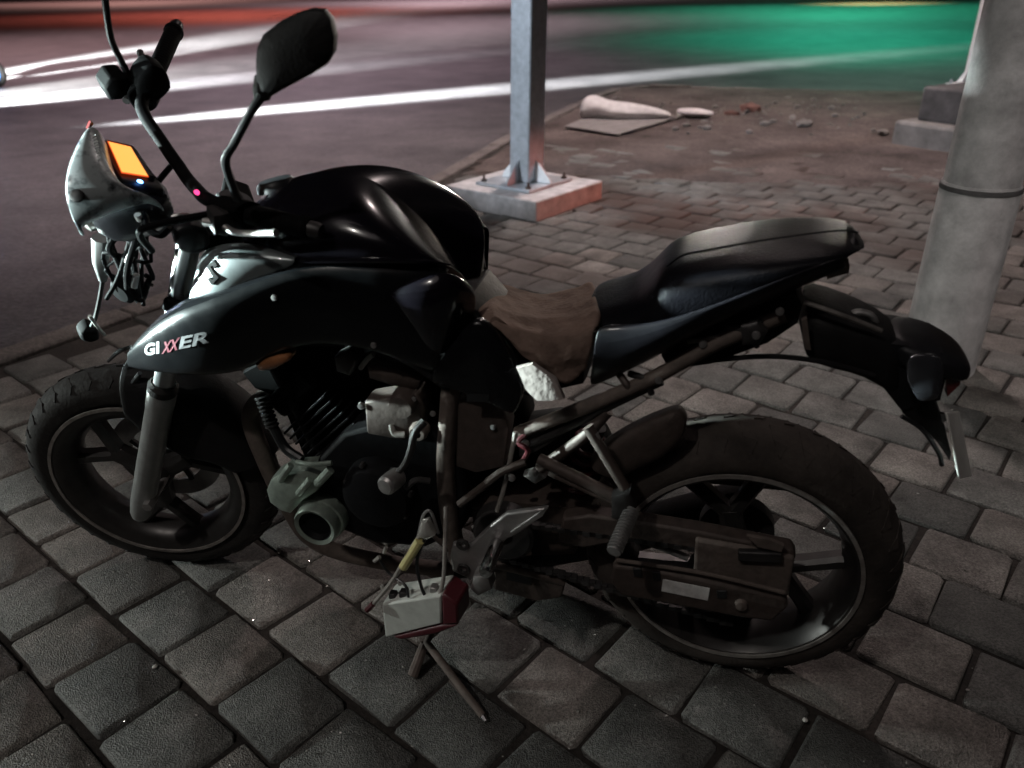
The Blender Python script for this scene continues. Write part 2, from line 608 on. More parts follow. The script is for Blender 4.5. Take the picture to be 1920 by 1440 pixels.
# kerb stones along the edge
kerb = empty('kerb')
tag(kerb, 'row of worn concrete kerb stones edging the pavement', 'kerb', kind='structure')
kp = smoothpath([(x, y, 0) for x, y in KERB[1:12]], 8)
acc, pts, step = 0, [kp[0]], .62
for a, b in zip(kp, kp[1:]):
    d = (b - a).length
    while acc + d >= step:
        t = (step - acc) / d
        a = a.lerp(b, t)
        d = (b - a).length
        pts.append(a.copy())
        acc = 0
    acc += d
for i, (a, b) in enumerate(zip(pts, pts[1:])):
    d = (b - a).normalized()
    nrm = Vector((-d.y, d.x, 0))
    ln = (b - a).length - .012
    Mx = Matrix((d, nrm, Vector((0, 0, 1)))).transposed()
    mb = MB().box(((a + b) / 2 + Vector((0, 0, -.068 + random.uniform(-.006, .008)))), (ln, .13, .16), Mx)
    mb.build('kerb_stone', 'kerbstone', kerb, bevel=.014)

# paver lattice
LA = radians(155.2)
LU = Vector((cos(LA), sin(LA), 0))
LV = Vector((.4195, .9078, 0))
PL, PWD = .2135, .1935


def paver_mesh(k):
    rnd = random.Random(k)
    a, b = (PL - .0125) / 2, (PWD - .0125) / 2
    ch, cr, h = .0055, .009, .05
    def ring(ins, z):
        A, Bq = a - ins, b - ins
        c = cr
        r = [(A - c, -Bq), (A, -Bq + c), (A, Bq - c), (A - c, Bq), (-A + c, Bq), (-A, Bq - c), (-A, -Bq + c), (-A + c, -Bq)]
        return [Vector((x, y, z)) for x, y in r]
    jit = [Vector((rnd.gauss(0, .0022), rnd.gauss(0, .0022), -abs(rnd.gauss(0, .0012)))) for _ in range(8)]
    top = [p + j * 1.2 for p, j in zip(ring(ch, 0), jit)]
    mid = [p + j for p, j in zip(ring(.0005, -ch * .9), jit)]
    bot = ring(.0, -h)
    vs = top + mid + bot
    fs = [tuple(range(8))]
    for i in range(8):
        j = (i + 1) % 8
        fs.append((i, i + 8, j + 8, j))
        fs.append((i + 8, i + 16, j + 16, j + 8))
    return vs, fs


PM = []
for k in range(8):
    vs, fs = paver_mesh(k)
    me = bpy.data.meshes.new('paver')
    me.from_pydata([tuple(v) for v in vs], [], [f[::-1] for f in fs])
    bm = bmesh.new()
    bm.from_mesh(me)
    bmesh.ops.recalc_face_normals(bm, faces=bm.faces)
    bm.to_mesh(me)
    bm.free()
    me.shade_smooth()
    me.set_sharp_from_angle(angle=radians(50))
    me.materials.append(M['paver'])
    PM.append((me, vs, fs))

Ri = R.transposed()
LENS = 27.718


def in_view(p, m=.0):
    q = Ri @ (Vector(p) - CAM)
    if q.z > -.2:
        return False, 99
    x, y = q.x / -q.z * LENS / 18, q.y / -q.z * LENS / 18
    return abs(x) < 1.03 + m and abs(y) < .78 + m, -q.z


spots = []
for r in range(-60, 40):
    v0 = .592 + PWD * (r + .5)
    ph = -.747 if r % 2 == 0 else -.747 + PL * .52
    for c in range(-60, 60):
        u0 = ph + PL * (c + .5)
        p = LU * u0 + LV * v0
        if p.y < -7.2 or p.y > 1.6 or p.x < -5.5 or p.x > kerb_x(p.y) - .17:
            continue
        ok, d = in_view(p, .12)
        if ok or (p - Vector((.6, 0, 0))).length < 2.2:
            spots.append((0 if ok else 1, d, p))
spots.sort(key=lambda t: (t[0], t[1]))
rest = MB()
for i, (nv, d, p) in enumerate(spots):
    me, vs, fs = PM[random.randrange(8)]
    rz = LA + random.gauss(0, .012) + random.choice((0, pi))
    tilt = (random.gauss(0, .013), random.gauss(0, .013))
    dz = random.gauss(-.002, .0028)
    mtx = Matrix.Translation(p + Vector((random.gauss(0, .0015), random.gauss(0, .0015), dz))) @ Matrix.Rotation(rz, 4, 'Z') @ Matrix.Rotation(tilt[0], 4, 'X') @ Matrix.Rotation(tilt[1], 4, 'Y')
    if i < 298:
        o = bpy.data.objects.new('paver', me)
        col.objects.link(o)
        o.parent = pavement
        o.matrix_basis = mtx
    else:
        rest.add([mtx @ v for v in vs], fs)
ro = rest.build('paver_field', 'paver', pavement, angle=50)
ro['kind'] = 'stuff'

# trodden soil lying over the far end of the pavement
rows = []
for j in range(34):
    row = []
    for i in range(40):
        x = -4.6 + i * .17
        y = -4.55 - j * .17
        x = min(x, kerb_x(max(y, -9.8)) - .12)
        h = .016 * (noise.noise(Vector((x * 1.3, y * 1.3, 3))) + .55 * noise.noise(Vector((x * 5, y * 5, 1)))) - .004
        h += .012 * min(1, max(0, (-5.6 - y) / 1.6)) + .006
        if j == 0 or i == 0:
            h = -.03
        row.append((x, y, h))
    rows.append(row)
so = MB().grid(rows).build('soil_patch', 'dirt')
tag(so, 'brown trodden soil covering the far end of the pavement', 'soil', kind='stuff')

# plinth with steel post
E1, E2 = Vector((.903, -.43, 0)), Vector((-.43, -.903, 0))
PX = Matrix((E1, E2, Vector((0, 0, 1)))).transposed()
pc = Vector((1.201, -3.335, 0)) + E1 * .39 + E2 * .36
sp = empty('steel_post', pc + Vector((0, 0, .12)))
tag(sp, 'square galvanised steel post on base plate, bolted to the low concrete plinth', 'post')
ang = Matrix.Rotation(radians(0), 3, 'Z') @ PX
tilt = Vector((-.025, -.006, 1))
mb = MB()
rings = []
for z in (.022, .6, 1.4, 2.6, 4.2):
    hw = .082
    c = Vector((tilt.x * z, tilt.y * z, z)) - E1 * .02 + E2 * .0
    ring = []
    for sx, sy in ((-1, -1), (1, -1), (1, 1), (-1, 1)):
        ring.append(c + E1 * sx * hw + E2 * sy * hw)
    rings.append(ring)
mb.loft(rings)
mb.build('post_shaft', 'galv', sp, bevel=.012, bseg=3)
MB().box((0, 0, .011), (.46, .46, .02), PX).build('base_plate', 'galv', sp, bevel=.003)
for k in range(4):
    d = [E1, E2, -E1, -E2][k]
    t = [E2, E1, E2, E1][k] * .006
    b = d * .08 - E1 * .02
    MB().prism([b + Vector((0, 0, .022)) - t, b + d * .13 + Vector((0, 0, .022)) - t, b + d * .12 + Vector((0, 0, .05)) - t, b + Vector((0, 0, .17)) - t], t * 2).build('gusset', 'whitepaint' if k in (0, 2) else 'galv', sp, bevel=.002)
for sx in (-1, 1):
    for sy in (-1, 1):
        MB().lathe([(0, .062), (.009, .062), (.009, .034), (.02, .034), (.02, .021), (0, .021)], E1 * sx * .19 + E2 * sy * .19, (0, 0, 1), 8).build('anchor_bolt', 'brown', sp, angle=40)
pl = MB().box((0, 0, -.03), (.78, .72, .30), PX)
plo = pl.build('concrete_plinth', 'concrete', bevel=.012, bseg=3)
plo.location = pc + Vector((0, 0, 0))
tag(plo, 'low square concrete plinth under the steel post', 'plinth')

# round concrete pole at the right
cp = empty('concrete_pole', (-.745, -1.66, 0))
tag(cp, 'thick grey concrete utility pole behind the tail of the motorcycle', 'pole')


def pole_ring(rad, z, n=48):
    o = []
    for k in range(n):
        a = 2 * pi * k / n
        h_ = ((a + .25) % (2 * pi / 10)) - pi / 10
        f = (.35 * cos(pi / 10) / cos(h_) + .65) * 1.01 + .006 * noise.noise(Vector((cos(a) * 2, sin(a) * 2, z * 3)))
        o.append(Vector((cos(a) * rad * f, sin(a) * rad * f, z)))
    return o


MB().loft([pole_ring(.128, -.05), pole_ring(.128, .1), pole_ring(.126, .4), pole_ring(.1235, .678), pole_ring(.120, .688)]).build('pole_foot', 'concrete', cp, angle=60)
MB().loft([pole_ring(.118, .686), pole_ring(.1175, .70), pole_ring(.1165, .9), pole_ring(.112, 1.8), pole_ring(.10, 4.5), pole_ring(.09, 6.5)]).build('pole_shaft', 'concrete', cp, angle=60)
MB().lathe([(.119, .664), (.1265, .664), (.1275, .672), (.1265, .680), (.119, .680)], (0, 0, 0), (0, 0, 1), 40).build('pole_joint', 'darkconcrete', cp)

# stepped footing with white post behind it
F1, F2 = Vector((-.70, .71, 0)), Vector((-.71, -.70, 0))
FX = Matrix((F1, F2, Vector((0, 0, 1)))).transposed()
f0 = Vector((-1.27, -6.40, 0))
ft = empty('concrete_footing', f0 + F1 * .5 + F2 * .45)
tag(ft, 'stepped concrete footing carrying the thin white post', 'footing')
MB().box((0, 0, .06), (1.0, .9, .28), FX).build('lower_step', 'oldconcrete', ft, bevel=.03, bseg=3)
MB().box(F1 * .03 + F2 * .05 + Vector((0, 0, .335)), (.84, .72, .28), FX).build('upper_step', 'darkconcrete', ft, bevel=.025, bseg=3)
wp = empty('white_post', (-1.893,-6.85,0.4396))
tag(wp, 'thin white painted steel post standing on the stepped footing', 'post')
MB().tube([(0, 0, .0), (0, 0, 1.0), (0, 0, 4.5)], .05, 14, 0).build('post_shaft', 'whitepaint', wp)
MB().box((0, 0, .008), (.26, .26, .016), FX).build('base_plate', 'whitepaint', wp, bevel=.003)
for d in (F1, -F1, F2, -F2):
    t = Vector((-d.y, d.x, 0)) * .005
    MB().prism([d * .045 + Vector((0, 0, .016)) - t, d * .115 + Vector((0, 0, .016)) - t, d * .045 + Vector((0, 0, .13)) - t], t * 2).build('gusset', 'whitepaint', wp)
for d in (F1 + F2, F1 - F2, -F1 + F2, -F1 - F2):
    MB().lathe([(0, .05), (.012, .05), (.012, .016), (0, .016)], d * .1, (0, 0, 1), 6).build('anchor_bolt', 'galv', wp)

# litter on the far pavement
bd = [Vector(p) for p in ((1.692,-6.687,0.03), (1.112,-6.277,0.03), (0.6825,-7.313,0.03), (1.528,-7.654,0.03))]
bo = MB().prism(bd, (0, 0, .012)).build('flat_board', 'board', bevel=.003)
tag(bo, 'flat grey board lying on the soil under the white sack', 'board')
c0, c1 = Vector((1.651,-7.345,0.06)), Vector((0.7002,-7.246,0.05))
ax = (c1 - c0)
u = ax.normalized()
w = Vector((-u.y, u.x, 0))
rings = []
for k in range(15):
    t = k / 14
    rad = (.17 * (1 - t) ** .8 + .028) * (.5 if k == 0 else 1)
    c = c0 + ax * t + Vector((0, 0, .02))
    ring = []
    for j in range(18):
        a = 2 * pi * j / 18
        nn = 1 + .35 * noise.noise(Vector((cos(a) * 1.6 + 5, sin(a) * 1.6, t * 5)))
        ring.append(c + w * cos(a) * rad * nn * 1.05 + Vector((0, 0, sin(a) * rad * nn * .75 + rad * .25)))
    rings.append(ring)
sk = MB().loft(rings).build('white_sack', 'bag', sub=1)
tag(sk, 'white plastic sack twisted to a point, dropped behind the steel post', 'sack')
c0 = Vector((0.6736,-7.617,0.04))
c1 = Vector((0.2808,-7.481,0.04))
ax = c1 - c0
rings = []
for k in range(8):
    t = k / 7
    rad = .075 * (.55 + .45 * sin(pi * min(1, t * 1.15)))
    rings.append([c0 + ax * t + Vector((0, 0, .03)) + w * cos(2 * pi * j / 14) * rad * 1.3 + Vector((0, 0, sin(2 * pi * j / 14) * rad * (.6 + .3 * noise.noise(Vector((j, t * 4, 0))))))
                  for j in range(14)])
s2 = MB().loft(rings).build('plastic_bag', 'bag', sub=1)
tag(s2, 'small crumpled pale plastic bag beyond the tip of the white sack', 'bag')


def stone(r, seed):
    rnd = random.Random(seed)
    bm = bmesh.new()
    bmesh.ops.create_icosphere(bm, subdivisions=1, radius=r)
    sx, sy, sz = rnd.uniform(.7, 1.4), rnd.uniform(.7, 1.2), rnd.uniform(.45, .8)
    for v in bm.verts:
        v.co *= 1 + .35 * noise.noise(v.co * (2.2 / r) + Vector((seed, 0, 0)))
        v.co.x *= sx
        v.co.y *= sy
        v.co.z *= sz
    me = [v.co.copy() for v in bm.verts], [tuple(v.index for v in f.verts) for f in bm.faces]
    bm.free()
    return me


for nm, p, r, mt, lb in (
        ('brick_lump', (-0.0977,-8.15,0.03), .10, 'brick', 'broken red brick lump on the far rubble'),
        ('brick_lump', (0.1014,-7.835,0.02), .07, 'brick', 'smaller broken red brick lump nearer the plastic bag'),
        ('concrete_lump', (-0.5981,-7.183,0.03), .09, 'oldconcrete', 'largest grey concrete lump in the far rubble')):
    vs, fs = stone(r, len(nm) * 3 + p[0])
    o = MB().add(vs, fs).build(nm, mt, smooth=False)
    o.location = (p[0], p[1], max(.03, r * .4))
    tag(o, lb, 'rubble')
rb = MB()
for i in range(150):
    x = random.uniform(-1.3, 1.7)
    y = random.gauss(-8.0, .75)
    if y < -9.6 or y > -6.4:
        continue
    r = random.choice((.012, .015, .02, .025, .04)) * random.uniform(.7, 1.2)
    vs, fs = stone(r, i)
    rb.add([v + Vector((x, y, .02 + r * .3)) for v in vs], fs)
tag(rb.build('gravel', 'oldconcrete', smooth=False), 'scatter of small rubble and grit on the far pavement edge', 'gravel', kind='stuff')

# grit between the nearer pavers
gb = MB()
for i in range(700):
    px = Vector((random.uniform(-.8, 2.2), random.uniform(-1.6, .75), 0))
    if px.x > kerb_x(px.y) - .2:
        continue
    r = random.uniform(.0012, .0036)
    vs, fs = stone(r, i)
    gb.add([v + px + Vector((0, 0, .0015)) for v in vs], fs)
tag(gb.build('grit', 'clear', smooth=False), 'tiny glinting grit strewn over the pavers round the motorcycle', 'grit', kind='stuff')
for p, r, lb in (((1.184,0.3385,0.006), .008, 'white pebble on the paver in the left foreground'), ((-0.1664,0.1458,0.006), .008, 'pale yellowish pebble below the rear wheel in the right foreground')):
    vs, fs = stone(r, 3)
    o = MB().add(vs, fs).build('pebble', 'plate', sub=1)
    o.location = p
    tag(o, lb, 'pebble')
# leaves and plastic shards by the plinth
for i, (p, lb) in enumerate((((1.481,-3.122,0.01), 'curled dead leaf before the left side of the plinth'), ((2.209,-3.697,0.01), 'curled dead leaf left of the plinth, near the tank'))):
    vs = []
    n = 9
    for k in range(n):
        t = k / (n - 1)
        wd = .035 * sin(pi * t) + .002
        vs += [(t * .11, -wd, .02 * abs(t - .5)), (t * .11, 0, .004 + .012 * t), (t * .11, wd, .022 * abs(t - .4))]
    fs = [(3 * k + j, 3 * k + j + 1, 3 * k + j + 4, 3 * k + j + 3) for k in range(n - 1) for j in (0, 1)]
    o = MB().add(vs, fs).build('dead_leaf', 'brown2', solid=.0015)
    o.location = p
    o.rotation_euler = (0, 0, 1.1 + i * 2)
    tag(o, lb, 'leaf')

# scooter entering at the left edge
HS_ = Vector((-.955, -.295, 0))     # heading, to the right in the picture
sc = empty('scooter', Vector((12.39,-10.33,0.1)) + Vector((0, 0, -.22)), math.atan2(HS_.y, HS_.x))
tag(sc, 'dark scooter with blue wheel light cut off by the left edge of the picture', 'scooter')


def small_wheel(name, x):
    prof = [(.15, -.04), (.19, -.05), (.215, -.03), (.222, 0), (.215, .03), (.19, .05), (.15, .04)]
    w0 = MB().lathe([(.145, -.04), (.155, -.042), (.15, 0), (.155, .042), (.145, .04), (.12, .02), (.05, .03), (0, .035)], (x, 0, .22)).build(name, 'rim', sc)
    MB().lathe(prof, (x, 0, .22), seg=48).build('tyre', 'rubber', w0)
    return w0


fwh = small_wheel('front_wheel', 0)
MB().lathe([(.04, -.05), (.135, -.05), (.14, -.056), (.135, -.062), (.04, -.062), (.035, -.056)], (0, 0, .22), closed=True).build('wheel_light', 'bluehub', fwh)
small_wheel('rear_wheel', -1.25)
MB().tube([(0, .07, .22), (-.06, .07, .42), (-.16, .02, .62)], .018).build('fork_leg', 'darkmetal', sc)
MB().tube([(0, -.07, .22), (-.06, -.07, .42), (-.16, -.02, .62)], .018).build('fork_leg', 'darkmetal', sc)
MB().cols([((-.02, 0, .50), (-.06, 0, .46), .06), ((-.08, 0, .56), (-.14, 0, .40), .10), ((-.2, 0, .52), (-.26, 0, .36), .08)]).build('mudguard', 'scooter', sc, sub=1)
MB().cols([((-.14, 0, .98), (-.15, 0, .80), .12), ((-.22, 0, 1.02), (-.26, 0, .62), .2), ((-.30, 0, .98), (-.38, 0, .36), .22), ((-.36, 0, .9), (-.44, 0, .3), .16)]).build('front_shield', 'scooter', sc, sub=1)
MB().lathe([(0, .03), (.05, .025), (.075, 0), (.07, -.03), (0, -.04)], (-.15, 0, .92), (1, 0, 0), 24).build('headlamp', 'clear', sc)
MB().tube([(-.34, .34, 1.04), (-.3, .16, 1.02), (-.28, 0, .98), (-.3, -.16, 1.02), (-.34, -.34, 1.04)], .014).build('handlebar', 'darkmetal', sc)
MB().box((-.6, 0, .30), (.5, .3, .06)).build('floorboard', 'matte', sc, bevel=.02)
MB().cols([((-.78, 0, .72), (-.8, 0, .3), .13), ((-1.0, 0, .76), (-1.0, 0, .34), .17), ((-1.35, 0, .74), (-1.35, 0, .44), .15), ((-1.62, 0, .70), (-1.6, 0, .58), .06)]).build('body', 'scooter', sc, sub=1)
MB().cols([((-.76, 0, .77), (-.76, 0, .72), .11), ((-1.0, 0, .82), (-1.0, 0, .75), .15), ((-1.5, 0, .80), (-1.5, 0, .73), .12)]).build('seat', 'seatvinyl', sc, sub=1)

# ------------------------------------------------------------------ motorcycle
bike = empty('motorcycle')
bike.rotation_euler = (-0.0637, 0, 0)
tag(bike, 'black naked motorcycle with torn seat and missing side panels, parked on its side stand', 'motorcycle')
RAKE = radians(25)
AXV = Vector((-sin(RAKE), 0, cos(RAKE)))
FWV = Vector((cos(RAKE), 0, sin(RAKE)))
PWV = Vector((1.4194, 0, 0))
PBV = Vector((1.4600, 0, 0))
MW = Matrix.Translation(PWV) @ Matrix.Rotation(0.2188, 4, AXV) @ Matrix.Translation(-PWV)
MS = Matrix.Translation(PBV) @ Matrix.Rotation(0.9600, 4, AXV) @ Matrix.Translation(-PBV)


def yo(p, y):
    return Vector((p[0], y, p[2]))


def wheel(name, c, Rr, tr, tw, rimr, angles, matrix, hubw, dustm, split=23, deep=.0):
    cx, cz = c
    C = Vector((cx, 0, cz))
    # rim barrel with two flanges
    e = tw * .93
    prof = [(rimr + .006, -e), (rimr + .008, -e - .004), (rimr - .004, -e - .006), (rimr - .014 - deep, -e + .010), (rimr - .022 - deep, -e * .35), (rimr - .026 - deep, 0), (rimr - .022 - deep, e * .35),
            (rimr - .014 - deep, e - .010), (rimr - .004, e + .006), (rimr + .008, e + .004), (rimr + .006, e), (rimr - .006, e * .6), (rimr - .012, 0), (rimr - .006, -e * .6)]
    w = MB().lathe(prof, C, seg=72, closed=True).build(name, 'rim', bike, matrix=matrix, angle=40)
    # tyre
    n = 15
    tp = []
    for i in range(n):
        a = radians(-118 + 236 * i / (n - 1))
        tp.append((Rr - tr + tr * cos(a) * (1.0 if cos(a) > 0 else 1.0), tw * sin(a) if abs(a) < pi / 2 else math.copysign(tw * (1 - .22 * (abs(a) - pi / 2)), a)))
    tp = [(max(r, rimr + .002), y) for r, y in tp]
    MB().lathe(tp + [(rimr - .002, tw * .72), (rimr - .002, -tw * .72)], C, seg=96, closed=True).build('tyre', dustm, w, angle=50)
    # raised tread blocks around the crown
    tb = MB()
    nb = 36
    for k in range(nb):
        for sgn in (-1, 1):
            a0 = 2 * pi * (k + (.5 if sgn > 0 else 0)) / nb
            P = []
            for (da, yy) in ((0, .10), (.055, .14), (.115, .62), (.085, .86), (.03, .55)):
                y = sgn * tw * yy
                rr = Rr - tr + tr * sqrt(max(0, 1 - yy * yy)) - .001
                a = a0 + da
                P.append((Vector((cos(a) * rr, y, sin(a) * rr)), Vector((cos(a) * sqrt(max(0, 1 - yy * yy)), sgn * yy, sin(a) * sqrt(max(0, 1 - yy * yy))))))
            vs = [C + p for p, _ in P] + [C + p + nn * .0032 for p, nn in P]
            m_ = len(P)
            tb.add(vs, [tuple(range(m_, 2 * m_))] + [(i, (i + 1) % m_, (i + 1) % m_ + m_, i + m_) for i in range(m_)])
    tro = tb.build('tread', dustm, w, smooth=False)
    # thin worn line on the rim edge
    MB().lathe([(rimr + .001, e + .0045), (rimr + .0085, e + .0045), (rimr + .0085, e + .0085), (rimr + .001, e + .0085)], C, seg=72, closed=True).build('rim_edge', 'rimline', w)
    # hub
    MB().lathe([(0, hubw), (.022, hubw), (.03, hubw - .008), (.04, hubw * .6), (.042, 0), (.04, -hubw * .6), (.03, -hubw + .008), (.022, -hubw), (0, -hubw)], C, seg=32).build('hub', 'rim', w)
    # Y spokes
    for a0 in angles:
        s = MB()
        def pt(r, a, y):
            return C + Vector((cos(radians(a)) * r, y, sin(radians(a)) * r))
        def arm(r0, a0_, r1, a1, w0, w1, t):
            p0, p1 = pt(r0, a0_, 0), pt(r1, a1, 0)
            d = (p1 - p0).normalized()
            nrm = Vector((-d.z, 0, d.x))
            rings = []
            for p, ww in ((p0, w0), ((p0 + p1) / 2, (w0 + w1) / 2 * .92), (p1, w1)):
                rings.append([p + nrm * ww + Vector((0, t * .55, 0)), p + nrm * ww * .5 + Vector((0, t, 0)), p - nrm * ww * .5 + Vector((0, t, 0)), p - nrm * ww + Vector((0, t * .55, 0)),
                              p - nrm * ww + Vector((0, -t * .55, 0)), p - nrm * ww * .5 + Vector((0, -t, 0)), p + nrm * ww * .5 + Vector((0, -t, 0)), p + nrm * ww + Vector((0, -t * .55, 0))])
            s.loft(rings)
        arm(.03, a0, .105, a0, .026, .022, .021)
        arm(.095, a0 + 3, rimr - .014, a0 + split, .015, .0165, .018)
        arm(.095, a0 - 3, rimr - .014, a0 - split, .015, .0165, .018)
        s.build('spoke', 'rim', w, angle=40)
    return w, C


rw, rC = wheel('rear_wheel', (0, .303), .303, .062, .068, .222, (78, 198, 318), None, .075, 'rubdust', 22)
fwl, fC = wheel('front_wheel', (1.335, .296), .296, .050, .050, .218, (36, 156, 276), MW, .055, 'rubber', 24, .018)
# rear sprocket and drum on the left / right
MB().lathe([(.03, .078), (.088, .078), (.092, .082), (.088, .086), (.03, .086)], rC, seg=48, closed=True).build('sprocket', 'darkmetal', rw)
MB().lathe([(0, -.095), (.06, -.095), (.075, -.08), (.075, -.05), (0, -.05)], rC, seg=36).build('brake_drum', 'darkmetal', rw)
# front disc (right side of the bike)
MB().lathe([(.085, -.062), (.132, -.062), (.132, -.057), (.085, -.057)], fC, seg=60, closed=True).build('brake_disc', 'alu', fwl)
dc = MB()
for k in range(5):
    a = 2 * pi * k / 5
    p0 = fC + Vector((cos(a) * .035, -.055, sin(a) * .035))
    p1 = fC + Vector((cos(a + .5) * .09, -.06, sin(a + .5) * .09))
    dc.tube([p0, p1], .008, 6, 0)
dc.build('disc_carrier', 'darkmetal', fwl)

# ---- front fork (follows the wheel)
def leg(t, y, f=0.):
    return PWV + AXV * t + FWV * (0.0411 + f) + Vector((0, y, 0))


for sgn in (1, -1):
    y = sgn * 0.0948
    fk = MB()
    fk.lathe([(0, -.045), (.019, -.045), (.024, -.03), (.0265, .0), (.027, .12), (.0275, .30), (.029, .315), (.029, .345), (.026, .352), (.0215, .353)], leg(.29, y), AXV, 24)
    fo = fk.build('fork_slider', 'forkgrey', bike, matrix=MW, angle=30)
    MB().lathe([(.0205, 0), (.0205, .372), (.019, .378), (0, .378)], leg(.635, y), AXV, 24).build('fork_tube', 'forktube', fo)
    MB().lathe([(.0285, 0), (.03, .006), (.03, .016), (.024, .024)], leg(.64, y), AXV, 24).build('dust_seal', 'rubber', fo)
    MB().lathe([(0, .015), (.012, .015), (.013, 0), (.013, -.02)], leg(.318, y, -.02) + Vector((0, sgn * .018, 0)), (0, sgn, 0), 6).build('axle_nut', 'alu', fo)
MB().tube([leg(.318, .11, -.02), leg(.318, -.11, -.02)], .010, 12, 0).build('front_axle', 'alu', bike, matrix=MW)
cal = [leg(.40, -.075, -.115), leg(.50, -.075, -.09), leg(.51, -.075, -.05), leg(.40, -.075, -.055)]
MB().puffy(cal, (0, -.05, 0), dome=.1).build('brake_caliper', 'darkmetal', bike, matrix=MW)
for t, nm in ((.86, 'lower_clamp'), (1.01, 'upper_clamp')):
    o = [leg(t, 0.0948 + .03, .02), leg(t, 0.0948 + .034, -.03), leg(t, .045, -.075), leg(t, -.045, -.075), leg(t, -0.0948 - .034, -.03), leg(t, -0.0948 - .03, .02), leg(t, -.05, .0), leg(t, .05, .0)]
    MB().prism(o, AXV * .03).build(nm, 'deep', bike, matrix=MW, bevel=.006)
MB().tube([PWV + AXV * .80, PWV + AXV * 1.07], .03, 20, 0).build('steering_head', 'satin', bike)
# front mudguard hugging the rear upper quarter of the wheel
rows = []
for k in range(15):
    a = radians(97 + 70 * k / 14)
    d = Vector((cos(a), 0, sin(a)))
    fl_ = .006 * sin(pi * k / 14)
    row = []
    for (yy, rr) in ((-.070, .15), (-.072, .22), (-.068, .285), (-.050, .315), (-.02, .326), (.02, .326), (.050, .315), (.068, .285), (.072, .22), (.070, .15)):
        cut = .055 * max(0, (k - 9) / 5) + .045 * max(0, (3 - k) / 3)
        row.append(Vector((1.335, 0, .296)) + d * (max(rr, .15 + cut * 1.6) + fl_) + Vector((0, yy, 0)))
    rows.append(row)
MB().grid(rows).build('front_mudguard', 'matte', bike, matrix=MW, solid=.004, sub=1)
# remains of the broken mudguard stay
MB().tube([(1.28,0,0.6455), (1.313,0,0.6324), (1.345,0,0.608)], [.004, .005, .003], 8).build('mudguard_stay', 'chrome', bike, matrix=MW)
MB().tube([(1.243,0.06,0.6181), (1.295,0.05,0.563), (1.334,0.04,0.5052)], .005, 8).build('brake_hose', 'blackwire', bike, matrix=MW)

# ---- fuel tank
TOP = [(0.9408,0,0.9503), (0.8931,0,0.9925), (0.8287,0,1.02), (0.7438,0,1.033), (0.6815,0,1.016), (0.6247,0,0.9736), (0.5776,0,0.9237), (0.5476,0,0.8736), (0.5303,0,0.8337)]
CRE = [(0.8756,0.12,0.8765), (0.8194,0.145,0.9024), (0.753,0.16,0.9206), (0.6722,0.165,0.9308), (0.5997,0.16,0.9337), (0.5448,0.138,0.9279), (0.5183,0.1,0.9092), (0.5084,0.06,0.8745), (0.5104,0.025,0.8335)]
rows = []
for k in range(9):
    a = pi / 2 * k / 8
    rows.append([Vector((t[0] + (c[0] - t[0]) * (k / 8), c[1] * sin(a) ** .9, c[2] + (t[2] - c[2]) * cos(a) ** .78)) for t, c in zip(TOP, CRE)])
# below the crease: undercut then flank
rows.append([Vector((c[0], c[1] * .985, c[2] - .006)) for c in CRE])
rows.append([Vector((c[0], c[1] * .90, c[2] - .016)) for c in CRE])
rows.append([Vector((c[0], c[1] * .86, c[2] - .06)) for c in CRE])
rows.append([Vector((c[0], c[1] * .70, c[2] - .13)) for c in CRE])
tk = MB().grid(rows).mirrored()
tank = tk.build('fuel_tank', 'gloss', bike, sub=2)
MB().lathe([(0, .018), (.030, .017), (.036, .010), (.037, 0)], yo((0.8763,0,0.9952), 0) + Vector((0, 0, -.004)), (.18, 0, 1), 32).build('filler_cap', 'satin', tank)
# chrome trims of light on the crease are real ridges
MB().tube([CRE[2], CRE[3], CRE[4], CRE[5], CRE[6]], [.003, .0035, .0035, .003, .002], 8).build('crease_ridge', 'gloss', tank)

# ---- lower flank panel of the tank
rows = [[(0.6239,0.148,0.8844), (0.5518,0.15,0.9047), (0.5043,0.137,0.9185), (0.4843,0.09,0.8675)],
        [(0.6073,0.163,0.876), (0.5447,0.168,0.8897), (0.4981,0.155,0.8961), (0.477,0.1,0.8588)],
        [(0.5866,0.166,0.8504), (0.5379,0.17,0.8583), (0.5,0.152,0.8609), (0.4772,0.1,0.8412)],
        [(0.5715,0.158,0.8186), (0.5369,0.16,0.807), (0.5099,0.14,0.8076), (0.484,0.095,0.8164)],
        [(0.5612,0.146,0.7753), (0.5405,0.146,0.7589), (0.523,0.13,0.7564), (0.4969,0.085,0.7817)]]
fl = MB().grid(rows)
fl.build('flank_panel', 'gloss', bike, solid=.004, sub=2)
fr_ = fl.mirror_only()
fr_.v = [(x + .03, y * .62, z - .02) for x, y, z in fr_.v]
fr_.build('flank_panel', 'gloss', bike, solid=.004, sub=2)

# ---- graphite front panel with the emblem
rows = [[(0.9847,0.1,0.9036), (0.9566,0.108,0.9164), (0.9193,0.118,0.9293), (0.8629,0.12,0.9335), (0.7801,0.135,0.9204)],
        [(0.9668,0.142,0.9068), (0.9313,0.155,0.9249), (0.8941,0.164,0.9392), (0.8335,0.166,0.9438), (0.7647,0.158,0.9265)],
        [(0.9768,0.16,0.8725), (0.9394,0.174,0.89), (0.8966,0.183,0.9055), (0.8364,0.178,0.9173), (0.7647,0.163,0.9228)],
        [(1.006,0.166,0.8142), (0.9651,0.18,0.8345), (0.9161,0.188,0.8563), (0.8502,0.178,0.8827), (0.7711,0.162,0.9126)]]
fp = MB().grid(rows)
fpo = fp.build('front_tank_panel', 'silverpanel', bike, solid=.004, sub=2)
fp.mirror_only().build('front_tank_panel', 'silverpanel', bike, solid=.004, sub=2)

